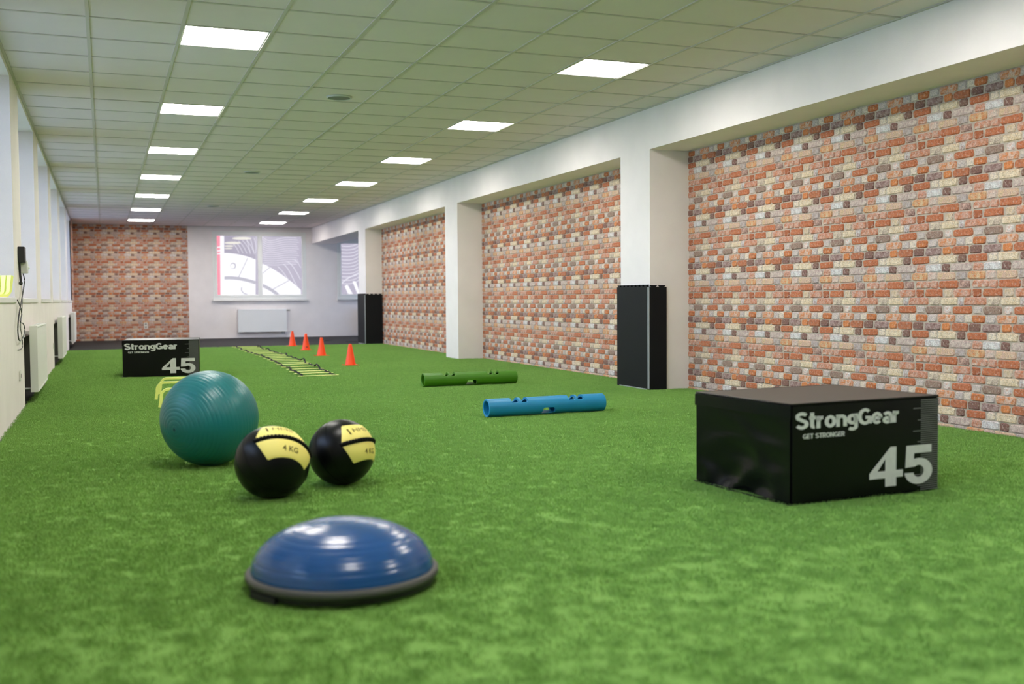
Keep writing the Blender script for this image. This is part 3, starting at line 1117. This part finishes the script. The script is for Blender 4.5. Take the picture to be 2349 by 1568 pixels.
# ------------------------------------------------------------------ plyo boxes
def soft_box(w, d, h, seed):
    """vinyl foam box: origin front-left bottom corner, front at y=0"""
    n = 22
    bm = bmesh.new()
    bmesh.ops.create_cube(bm, size=1.0)
    bmesh.ops.translate(bm, verts=bm.verts, vec=(0.5, 0.5, 0.5))
    bmesh.ops.scale(bm, verts=bm.verts, vec=(w, d, h))
    bmesh.ops.bevel(bm, geom=list(bm.edges), offset=0.008, segments=2, affect='EDGES')
    bmesh.ops.subdivide_edges(bm, edges=[e for e in bm.edges if e.calc_length() > 0.1], cuts=n, use_grid_fill=True)
    for v in bm.verts:
        x, y, z = v.co
        fx, fy, fz = x / w, y / d, z / h
        p = Vector((x * 3.1 + seed, y * 3.1, z * 5.0))
        nz = noise.fractal(p, 1.0, 2.0, 3)
        edge = lambda q: max(0.0, math.sin(PI * min(max(q, 0), 1)))
        if fy < 0.04:
            v.co.y += 0.0012 * nz * edge(fx) * edge(fz)
        elif fx < 0.04 or fx > 0.96:
            s = 1 if fx < 0.5 else -1
            cre = abs(noise.noise(Vector((y * 3.0 + z * 5.0, z * 9.0 - y * 2.0, seed)))) * 0.075
            v.co.x += s * (0.010 * edge(fz) + cre * (1 - fz)) * edge(fy) * (0.4 + 0.8 * (1 - fz))
        elif fz > 0.96:
            v.co.z -= 0.004 * edge(fx) * edge(fy)
    me = bpy.data.meshes.new('body')
    bm.to_mesh(me)
    bm.free()
    return me


def arc(cx, cy, rx, ry, a0, a1, n=12):
    return [(cx + rx * math.cos(math.radians(a0 + (a1 - a0) * k / n)), cy + ry * math.sin(math.radians(a0 + (a1 - a0) * k / n))) for k in range(n + 1)]


# heavy grotesque letters as stroke centre lines: (width, strokes); heights: capital 1.0, small letters 0.72
GLYPH = {
    'S': (.74, [arc(.37, .735, .27, .175, 25, 250, 12) + arc(.37, .29, .28, .20, 75, -160, 14)]),
    't': (.44, [[(.20, .95), (.20, .20)] + arc(.32, .19, .12, .10, 180, 285, 6), [(.02, .64), (.42, .64)]]),
    'r': (.46, [[(.10, 0), (.10, .72)], arc(.34, .40, .24, .22, 180, 80, 8)]),
    'o': (.66, [arc(.33, .36, .23, .27, 0, 360, 20)]),
    'n': (.64, [[(.10, 0), (.10, .72)], arc(.32, .42, .22, .21, 180, 0, 10) + [(.54, 0)]]),
    'g': (.64, [arc(.30, .40, .21, .23, 0, 360, 18), [(.54, .72), (.54, -.06)] + arc(.31, -.06, .23, .13, 0, -150, 10)]),
    'G': (.82, [arc(.43, .50, .33, .41, 45, 330, 20), [(.46, .44), (.74, .44), (.74, .06)]]),
    'e': (.66, [arc(.33, .36, .23, .27, 0, 318, 18), [(.12, .37), (.56, .37)]]),
    'a': (.62, [arc(.30, .46, .21, .17, 155, 0, 8) + [(.51, 0)], arc(.29, .20, .19, .13, 60, 300, 12), [(.36, .33), (.51, .36)], [(.36, .09), (.51, .16)]]),
    'E': (.62, [[(.10, 0), (.10, 1)], [(.10, .91), (.58, .91)], [(.10, .5), (.54, .5)], [(.10, .09), (.58, .09)]]),
    'T': (.66, [[(.0, .91), (.66, .91)], [(.33, .91), (.33, 0)]]),
    'R': (.74, [[(.10, 0), (.10, 1)], [(.10, .91), (.40, .91)] + arc(.42, .69, .20, .22, 90, -90, 8) + [(.10, .47)], [(.36, .47), (.64, 0)]]),
    'O': (.82, [arc(.41, .50, .32, .41, 0, 360, 24)]),
    'N': (.76, [[(.10, 0), (.10, 1)], [(.12, .95), (.62, .05)], [(.64, 0), (.64, 1)]]),
    ' ': (.34, []),
}


def stroke_text(body, weight):
    vs, fs = [], []
    x0 = 0.0
    for ch in body:
        w, strokes = GLYPH[ch]
        for st in strokes:
            n = len(st)
            o0 = len(vs)
            closed = math.hypot(st[0][0] - st[-1][0], st[0][1] - st[-1][1]) < 1e-6
            for i, p in enumerate(st):
                a = st[i - 1] if i > 0 else (st[-2] if closed else st[0])
                b = st[i + 1] if i < n - 1 else (st[1] if closed else st[-1])
                dx, dy = b[0] - a[0], b[1] - a[1]
                l = math.hypot(dx, dy) or 1e-6
                hw = weight / 2 * (1.0 if abs(dy) > abs(dx) else 0.84)
                vs.append((x0 + p[0] - dy / l * hw, p[1] + dx / l * hw))
                vs.append((x0 + p[0] + dy / l * hw, p[1] - dx / l * hw))
            fs += [(o0 + 2 * i, o0 + 2 * i + 1, o0 + 2 * i + 3, o0 + 2 * i + 2) for i in range(n - 1)]
        x0 += w + .035
    return vs, fs


FOUR = [[(0.0, .36), (.62, 1.0), (.80, 1.0), (.80, .40), (1.0, .40), (1.0, .22), (.80, .22), (.80, 0.0), (.47, 0.0), (.47, .22), (0.0, .22)], [(.24, .40), (.47, .40), (.47, .70)]]


def poly_tri(outer, hole=None):
    """triangulated polygon, optionally with one hole, through bmesh fill"""
    bm = bmesh.new()
    for loop in ([outer] + ([hole] if hole else [])):
        vs = [bm.verts.new((x, y, 0)) for x, y in loop]
        for i in range(len(vs)):
            bm.edges.new((vs[i], vs[(i + 1) % len(vs)]))
    bmesh.ops.triangle_fill(bm, use_beauty=True, use_dissolve=False, edges=list(bm.edges))
    bm.verts.index_update()
    vs = [(v.co.x, v.co.y) for v in bm.verts]
    fs = [tuple(v.index for v in f.verts) for f in bm.faces]
    bm.free()
    return vs, fs


def five_poly():
    pts = [(.06, 1.0), (.96, 1.0), (.96, .80), (.34, .80), (.33, .64)]
    cx, cy, rx, ry = .50, .335, .50, .335
    for a in range(110, -181, -15):
        pts.append((cx + rx * math.cos(math.radians(a)), cy + ry * math.sin(math.radians(a))))
    pts += [(.33, .30)]
    for a in range(190, 481, 15):
        aa = math.radians(a)
        pts.append((cx + .19 * math.cos(aa), cy + .155 * math.sin(aa)))
    pts += [(.36, .455), (.03, .44)]
    return pts


def plyo_box(label, loc, rz, seed):
    w, d, h = 0.885, 0.715, 0.442
    t = thing('plyo_box', label, 'plyo box', loc, rz)
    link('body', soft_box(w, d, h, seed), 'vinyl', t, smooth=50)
    # stitched edge bands
    g = G()
    g.box(-0.004, 0.0, 0.0, d, h - 0.062, h - 0.004)
    obj('side_flap', g, 'vinyl', t, bevel=0.0015)
    g = G()
    for a, b in (((0.004, 0.004, h), (w - 0.004, 0.004, h)), ((0.004, d - 0.004, h), (w - 0.004, d - 0.004, h)), ((0.004, 0.004, h), (0.004, d - 0.004, h)), ((w - 0.004, 0.004, h), (w - 0.004, d - 0.004, h))):
        g.sweep([a, b], 0.005, 8)
    obj('piping', g, 'vinyl', t, smooth=60)
    obj('top_panel', G().box(0.006, w - 0.006, 0.006, d - 0.006, h - 0.004, h + 0.0035), 'vinyl_top_sheen', t, bevel=0.003)
    obj('hem', G().box(-0.012, 0.0, -0.002, d, 0.0, 0.005).box(0, w, -0.006, 0.0, 0.0, 0.004), 'vinyl', t, bevel=0.001)

    def flat(name, vs, fs, m, off, lab=None):
        g = G()
        g.add([(x, -off, z) for x, z in vs], fs)
        o = obj(name, g, m, t)
        if lab:
            o['label'] = lab
        return o
    # ruler
    g = G()
    nl = 45
    for i in range(nl):
        z = 0.006 + i * (h - 0.012) / nl
        g.box(0.766, w - 0.006, -0.0020, -0.0016, z, z + 0.0042)
    o = obj('ruler_scale', g, 'print_grey', t)
    o['label'] = 'grey ruler of fine horizontal lines'
    for i, z in enumerate((0.391, 0.336, 0.285, 0.234, 0.182, 0.131, 0.079, 0.028)):
        obj('ruler_tick', G().box(0.718 if i % 2 == 0 else 0.746, 0.767, -0.0020, -0.0016, z - 0.002, z + 0.002), 'print_grey', o)
    vs, fs = stroke_text('StrongGear', 0.235)
    flat('brand_lettering', fit(vs, 0.022, 0.627, 0.311, 0.408), fs, 'print_white', 0.0028, 'white StrongGear lettering')
    vs, fs = stroke_text('GET STRONGER', 0.21)
    flat('slogan_lettering', fit(vs, 0.064, 0.303, 0.288, 0.311), fs, 'print_white', 0.0028, 'small white GET STRONGER lettering')
    vs, fs = poly_tri(*FOUR)
    vs = [(0.449 + x * 0.205, 0.039 + y * 0.182) for x, y in vs]
    flat('numeral', vs, fs, 'print_white', 0.0034, 'large white figure 4')
    vs, fs = poly_tri(five_poly())
    vs = [(0.664 + x * 0.176, 0.036 + y * 0.183) for x, y in vs]
    flat('numeral', vs, fs, 'print_white', 0.0034, 'large white figure 5')
    return t


plyo_box('large black plyo box marked 45 standing in front of the brick recess', (2.785, 3.82, 0), math.radians(4.0), 1.3)
plyo_box('black plyo box marked 45 standing on the turf near the window wall', (0.190, 13.46, 0), math.radians(-5.5), 5.1)

# ------------------------------------------------------------------ stability ball
BALL_R = 0.268
sb = thing('stability_ball', 'large teal ribbed stability ball on the turf', 'exercise ball', (0.535, 6.053, 0))
pole = (_R * -0.47 - _U * 0.16 - _fwd * 0.87).normalized()
g, gg = G(), G()
prof, gro = [], []
N = 180
for k in range(N + 1):
    a = -PI / 2 + PI * k / N
    r = BALL_R
    ph = (a + PI / 2) / PI * 34
    if abs(ph - round(ph)) < 0.10 and 1 < k < N - 1:
        r -= 0.0016
    prof.append((max(r * math.cos(a), 0.0), r * math.sin(a)))
g.lathe(prof, 72, close=False)
o = obj('skin', g, 'teal', sb, smooth=70)
rotq = Vector((0, 0, 1)).rotation_difference(pole).to_matrix().to_4x4()
o.matrix_local = Matrix.Translation((0, 0, BALL_R * 0.975)) @ Matrix.Diagonal((1.0, 1.0, 0.975, 1)) @ rotq
o = obj('valve_plug', G().lathe([(0.0, BALL_R - 0.003), (0.008, BALL_R - 0.002), (0.009, BALL_R + 0.001), (0.0, BALL_R + 0.002)], 16), 'teal_groove', sb, smooth=50)
o.matrix_local = Matrix.Translation((0, 0, BALL_R * 0.975)) @ Matrix.Diagonal((1.0, 1.0, 0.975, 1)) @ rotq

# ------------------------------------------------------------------ wall balls
def sph(lat, lon, r):
    la, lo_ = math.radians(lat), math.radians(lon)
    return (r * math.cos(la) * math.cos(lo_), r * math.cos(la) * math.sin(lo_), r * math.sin(la))


def wall_ball(label, loc, r, zs, Nn, Ee, centre):
    t = thing('wall_ball', label, 'medicine ball', loc)
    Nn, Ee = Vector(Nn).normalized(), Vector(Ee)
    Ee = (Ee - Nn * Ee.dot(Nn)).normalized()
    Gg = Nn.cross(Ee)
    rot = Matrix((Ee, Gg, Nn)).transposed().to_4x4() @ Matrix.Rotation(math.radians(centre), 4, 'Z')
    MX = Matrix.Translation((0, 0, r * zs)) @ Matrix.Diagonal((1, 1, zs, 1)) @ rot

    def put(o):
        o.matrix_local = MX
        return o
    g = G()
    g.lathe([(r * math.cos(-PI / 2 + PI * k / 48) if 0 < k < 48 else 0.0, r * math.sin(-PI / 2 + PI * k / 48)) for k in range(49)], 72, close=False)
    put(obj('body', g, 'ball_black', t, smooth=80))
    panels = {}
    for sgn in (1, -1):
        nl, nm = 14, 32
        vs, fs = [], []
        for a in range(nl + 1):
            la = 3.2 + (38.0 - 3.2) * a / nl
            hw = 57.0 - 13.5 * la / 38.0
            for b in range(nm + 1):
                s = -1 + 2 * b / nm
                bow = 3.0 * (1 - s * s) * (la / 38.0) * -1
                edge = (a in (0, nl)) or (b in (0, nm))
                vs.append(sph(sgn * (la + bow), hw * s, r + (-0.0006 if edge else 0.0018)))
        for a in range(nl):
            for b in range(nm):
                i = a * (nm + 1) + b
                fs.append((i, i + 1, i + nm + 2, i + nm + 1))
        panels[sgn] = put(obj('yellow_panel', G().add(vs, fs), 'ball_yellow', t, smooth=80))
    n = 150
    pts = [sph(0.7 * math.sin(k * 0.9), -58 + 116 * k / n, r + 0.002) for k in range(n + 1)]
    put(obj('handle_cord', G().sweep(pts, 0.007, 10, rad=lambda k: 0.0085 + 0.0022 * math.sin(k * 0.9)), 'cord_black', t, smooth=80))
    g = G()
    for lo_ in (78, 102, 258, 282):
        g.sweep([sph(-82 + 164 * k / 40, lo_, r + 0.0002) for k in range(41)], 0.0013, 6)
    put(obj('seam', g, 'cord_black', t, smooth=80))

    def text(body, lo0, lo1, la0, la1, name, bold):
        vs, fs = text_flat(body, bold)
        q = fit(vs, lo0, lo1, la0, la1)
        obj(name, G().add([sph(y, x, r + 0.0030) for x, y in q], fs), 'ink', panels[1 if la0 > 0 else -1])
    text('4 KG', -15.5, 12.0, -24.0, -15.0, 'weight_lettering', 0.012)
    text('HMS', -27, 8, 17.0, 25.0, 'brand_lettering', 0.0)
    obj('brand_mark', G().add([sph(a, b, r + 0.0030) for a, b in ((13.5, -35.5), (13.5, -32.5), (26, -35.0), (26, -38.0))], [(0, 1, 2, 3)]), 'ink', panels[1])
    return t


wall_ball('black and yellow wall ball with its stitched seam turned upward', (0.712, 4.925, 0), 0.174, 0.94, (-0.016, 0.780, 0.625), (0.432, -0.559, 0.708), 0)
wall_ball('black and yellow wall ball with its panels facing the brick wall', (1.080, 5.130, 0), 0.164, 0.985, (-0.215, 0.382, 0.899), (0.310, -0.846, 0.434), 26)

# ------------------------------------------------------------------ balance dome
t = thing('balance_dome', 'blue half-ball balance trainer with grey rim on the turf', 'balance trainer', (0.703, 3.345, 0))
prof = []
for k in range(81):
    a = PI / 2 * k / 80
    rr, zz = 0.292 * math.cos(a) ** 0.92, 0.046 + 0.158 * math.sin(a) ** 0.97
    ph = k / 80 * 11
    if abs(ph - round(ph)) < 0.09 and 2 < k < 78:
        rr *= 0.9965
        zz -= 0.0006
    prof.append((rr if k < 80 else 0.0, zz))
obj('dome', G().lathe(prof, 96, close=False), 'bosu', t, smooth=60)
obj('rim', G().lathe([(0.288, 0.030), (0.304, 0.028), (0.309, 0.033), (0.309, 0.045), (0.304, 0.051), (0.294, 0.053), (0.288, 0.047), (0.288, 0.030)], 96, close=False), 'bosu_rim', t, smooth=50)
obj('platform', G().lathe([(0.0, 0.0), (0.278, 0.0), (0.296, 0.006), (0.302, 0.029), (0.0, 0.03)], 96, close=False), 'bosu_base', t, smooth=40)
for a in (205, 25):
    c = G()
    for k in range(13):
        q = math.radians(a - 12 + 2 * k)
        c.v += [(0.296 * math.cos(q), 0.296 * math.sin(q), 0.001), (0.312 * math.cos(q), 0.312 * math.sin(q), 0.003), (0.312 * math.cos(q), 0.312 * math.sin(q), 0.022), (0.296 * math.cos(q), 0.296 * math.sin(q), 0.022)]
    for k in range(12):
        for e in range(4):
            c.f.append((4 * k + e, 4 * k + (e + 1) % 4, 4 * k + 4 + (e + 1) % 4, 4 * k + 4 + e))
    c.f += [(0, 1, 2, 3), (51, 50, 49, 48)]
    obj('grip', c, 'bosu_base', t, smooth=40)

# ------------------------------------------------------------------ loaded movement tubes
def grip_tube(name, label, m, centre, ang, length):
    R_, ri = 0.0715, 0.054
    t = G()
    n = 72
    vs, fs = [], []
    bev = 0.004
    prof = [(R_, -length / 2 + bev), (R_, length / 2 - bev), (R_ - bev, length / 2), (ri + bev, length / 2), (ri, length / 2 - bev), (ri, -length / 2 + bev), (ri + bev, -length / 2), (R_ - bev, -length / 2)]
    for r, x in prof:
        for i in range(n):
            a = 2 * PI * i / n
            vs.append((x, r * math.cos(a), r * math.sin(a)))
    k = len(prof)
    for q in range(k):
        for i in range(n):
            j = (i + 1) % n
            fs.append((q * n + i, q * n + j, ((q + 1) % k) * n + j, ((q + 1) % k) * n + i))
    t.add(vs, fs)
    me = t.mesh(name)
    o = bpy.data.objects.new(name, me)
    COL.objects.link(o)
    cut = G()
    for a, b in ((-.320, -.258), (-.236, -.180), (.180, .242), (.258, .314)):
        cut.prism(rrect(a, b, R_ * 0.52, R_ * 2.2, 0.012), 'y', -0.2, 0.2)
    c1 = bpy.data.objects.new('cutter', cut.mesh('cutter'))
    cut = G().prism([(-.060, -.052), (.060, -.052), (.052, -.012), (.040, -.003), (-.040, -.003), (-.052, -.012)], 'y', -0.2, 0.2)
    c2_ = bpy.data.objects.new('cutter', cut.mesh('cutter'))
    c2_.matrix_world = Matrix.Rotation(math.radians(7), 4, 'X')
    for c in (c1, c2_):
        COL.objects.link(c)
        b = o.modifiers.new('cut', 'BOOLEAN')
        b.object = c
        b.operation = 'DIFFERENCE'
        b.solver = 'EXACT'
    dg = bpy.context.evaluated_depsgraph_get()
    new = bpy.data.meshes.new_from_object(o.evaluated_get(dg))
    for x in (o, c1, c2_):
        bpy.data.objects.remove(x)
    r = link(name, new, None, None, smooth=35)
    new.materials.clear()
    new.materials.append(M[m])
    r.location = (centre[0], centre[1], R_)
    r.rotation_euler = (0, 0, ang)
    return r


o = grip_tube('grip_tube', 'blue', 'tube_blue', (3.246, 7.645), math.radians(3.6), 1.03)
tag(o, 'blue hollow rubber training tube with grip slots', 'training tube')
o = grip_tube('grip_tube', 'green', 'tube_green', (3.610, 10.56), math.radians(1.5), 1.05)
tag(o, 'green hollow rubber training tube with grip slots', 'training tube')

# ------------------------------------------------------------------ agility ladder
LY = [12.56, 13.02, 13.42, 13.91, 14.36, 14.95, 15.36, 15.86, 16.29, 16.74, 17.25, 17.77, 18.26, 18.66, 19.10, 19.60, 20.15, 20.70, 21.22]


def lad_x(y):
    t_ = (y - 12.56) / (16.3 - 12.56)
    return 2.135 + 0.175 * min(max(t_, 0), 1) ** 0.9


lad = thing('agility_ladder', 'neon yellow agility ladder with black straps laid along the turf', 'agility ladder', (2.3, 12.56, 0))
rng = random.Random(11)
for i, y in enumerate(LY):
    x0 = lad_x(y) + rng.uniform(-.012, .012) - 2.3
    o = obj('rung', G().box(0, 0.49, -0.019, 0.019, 0.004, 0.010), 'rung', lad, bevel=0.002)
    o.location = (x0, y - 12.56, rng.uniform(0.002, 0.006))
    o.rotation_euler = (0, 0, rng.uniform(-.02, .05))
for side in (0.055, 0.445):
    path = []
    for i in range(len(LY) - 1):
        a, b = LY[i], LY[i + 1]
        lift = rng.choice([0.002, 0.004, 0.004, 0.03, 0.04]) if side > 0.2 else rng.choice([0.002, 0.004, 0.015])
        wob = rng.uniform(-.03, .03)
        for k in range(8):
            q = k / 8
            y = a + (b - a) * q
            path.append((lad_x(y) + side + wob * math.sin(PI * q) - 2.3, y - 12.56, 0.009 + lift * math.sin(PI * q)))
    path.append((lad_x(LY[-1]) + side - 2.3, LY[-1] - 12.56, 0.009))
    vs, fs = [], []
    for i, p in enumerate(path):
        tw = 0.9 * math.sin(i * 0.8)
        dx, dz = 0.014 * math.cos(tw), 0.014 * abs(math.sin(tw))
        for s in (-1, 1):
            vs.append((p[0] + s * dx, p[1], p[2] + (dz if s > 0 else 0) + 0.0))
        for s in (1, -1):
            vs.append((p[0] + s * dx, p[1], p[2] + (dz if s > 0 else 0) + 0.003))
    for i in range(len(path) - 1):
        for e in range(4):
            fs.append((4 * i + e, 4 * i + (e + 1) % 4, 4 * i + 4 + (e + 1) % 4, 4 * i + 4 + e))
    obj('strap', G().add(vs, fs), 'strap', lad)

# ------------------------------------------------------------------ cones
cone_body = G().lathe([(0.078, 0.006), (0.074, 0.014), (0.024, 0.285), (0.021, 0.297), (0.016, 0.301), (0.0, 0.301)], 40, close=False).mesh('cone_body')
base_g = G().prism(rrect(-0.094, 0.094, -0.094, 0.094, 0.022, 4), 'z', 0.003, 0.009)
for sx in (-0.085, 0, 0.085):
    for sy in (-0.085, 0, 0.085):
        if sx or sy:
            base_g.box(sx - 0.009, sx + 0.009, sy - 0.009, sy + 0.009, 0.0, 0.011)
base_me = base_g.mesh('cone_base')
for (x, y), rz, lab, mark in (((3.200, 14.53), 0.1, 'orange cone standing closest to the green tube', 0), ((3.320, 17.25), 0.25, 'orange cone second nearest the green tube', 0),
                              ((3.438, 19.35), 0.05, 'orange cone with a small dark mark near its base', 1), ((3.490, 21.15), 0.2, 'orange cone standing at the edge of the dark rubber floor', 0)):
    t = thing('training_cone', lab, 'cone', (x, y, 0), rz, 'orange training cones')
    cb = link('cone_body', cone_body, 'cone', t, smooth=40)
    link('cone_base', base_me, 'cone', t)
    if mark:
        vs = []
        for a in range(7):
            q = math.radians(-100 + a * 5.5) - rz
            for z in (0.052, 0.066):
                r = 0.074 - 0.050 * (z - 0.014) / 0.271 + 0.001
                vs.append((r * math.cos(q), r * math.sin(q), z))
        obj('print_mark', G().add(vs, [(2 * i, 2 * i + 2, 2 * i + 3, 2 * i + 1) for i in range(6)]), 'black_plastic', cb)

# ------------------------------------------------------------------ hurdles
def hurdle_mesh(w, h):
    path = [(-w / 2 - 0.012, 0.0), (-w / 2, h * 0.45)]
    r = 0.062
    for k in range(9):
        a = PI - (PI / 2) * k / 8
        path.append((-w / 2 + r + r * math.cos(a), h - r + r * math.sin(a) * 1.0))
    for k in range(9):
        a = PI / 2 - (PI / 2) * k / 8
        path.append((w / 2 - r + r * math.cos(a), h - r + r * math.sin(a)))
    path += [(w / 2, h * 0.45), (w / 2 + 0.012, 0.0)]
    th, dp_ = 0.0045, 0.016
    vs, fs = [], []
    for i, p in enumerate(path):
        a = path[max(i - 1, 0)]
        b = path[min(i + 1, len(path) - 1)]
        dx, dz = b[0] - a[0], b[1] - a[1]
        l = math.hypot(dx, dz)
        nx, nz = -dz / l, dx / l
        s = 1.0 + 0.25 * max(0, 1 - p[1] / (h * .6))
        # flat strip, broader on the legs
        iw = 0.010 if p[1] > h * .8 else 0.013
        for u, v in ((-1, -1), (1, -1), (1, 1), (-1, 1)):
            vs.append((p[0] + nx * iw * u, v * dp_ * s, p[1] + nz * iw * u - (iw if p[1] > h * .6 else 0)))
    for i in range(len(path) - 1):
        for e in range(4):
            fs.append((4 * i + e, 4 * i + (e + 1) % 4, 4 * i + 4 + (e + 1) % 4, 4 * i + 4 + e))
    n = len(path) - 1
    fs += [(0, 1, 2, 3), (4 * n + 3, 4 * n + 2, 4 * n + 1, 4 * n)]
    return G().add(vs, fs).mesh('hurdle')


hm = hurdle_mesh(0.46, 0.165)
for (x, y), lab in (((0.487, 10.86), 'neon yellow mini hurdle behind the teal ball, nearest the far plyo box'), ((0.430, 10.30), 'neon yellow mini hurdle behind the teal ball, middle of three'),
                    ((0.428, 9.52), 'neon yellow mini hurdle standing closest behind the teal ball')):
    o = link('mini_hurdle', hm, 'neon', None, smooth=50)
    o.location = (x + 0.242, y, 0)
    tag(o, lab, 'hurdle', 'mini hurdles on the turf')
for k in range(3):
    o = link('mini_hurdle', hm, None, None)
    o.matrix_world = Matrix.Translation((-0.805 - 0.039 * k, 8.665 + 0.028 * k, ZS + 0.042)) @ Matrix.Rotation(PI / 2 - 0.62, 4, 'Z') @ Matrix.Translation((0, 0, 0.166)) @ Matrix.Rotation(PI, 4, 'X')
    tag(o, 'neon yellow mini hurdle upside down on the window sill, ' + ('closest to the router', 'between two others', 'farthest from the router')[k], 'hurdle', 'mini hurdles stored on the window sill')

# ------------------------------------------------------------------ bits on the rubber floor
for (xa, ya, xb, yb), lab in (((747, 781.5, 760, 779.5), 'short black strap lying on the dark rubber floor'), ((795, 784, 818, 783), 'longer black strap lying on the dark floor by the padded pillar')):
    a, b = on_z(xa, ya, ZF), on_z(xb, yb, ZF)
    m_ = (a + b) / 2
    dv = (b - a)
    L_ = min(math.hypot(dv.x, dv.y), 0.4)
    o = obj('floor_strap', G().prism(rrect(-L_ / 2, L_ / 2, -0.05, 0.05, 0.03), 'z', 0.0, 0.008), 'strap')
    o.location = (m_.x, m_.y, ZF)
    o.rotation_euler = (0, 0, math.atan2(dv.y, dv.x))
    tag(o, lab, 'strap')
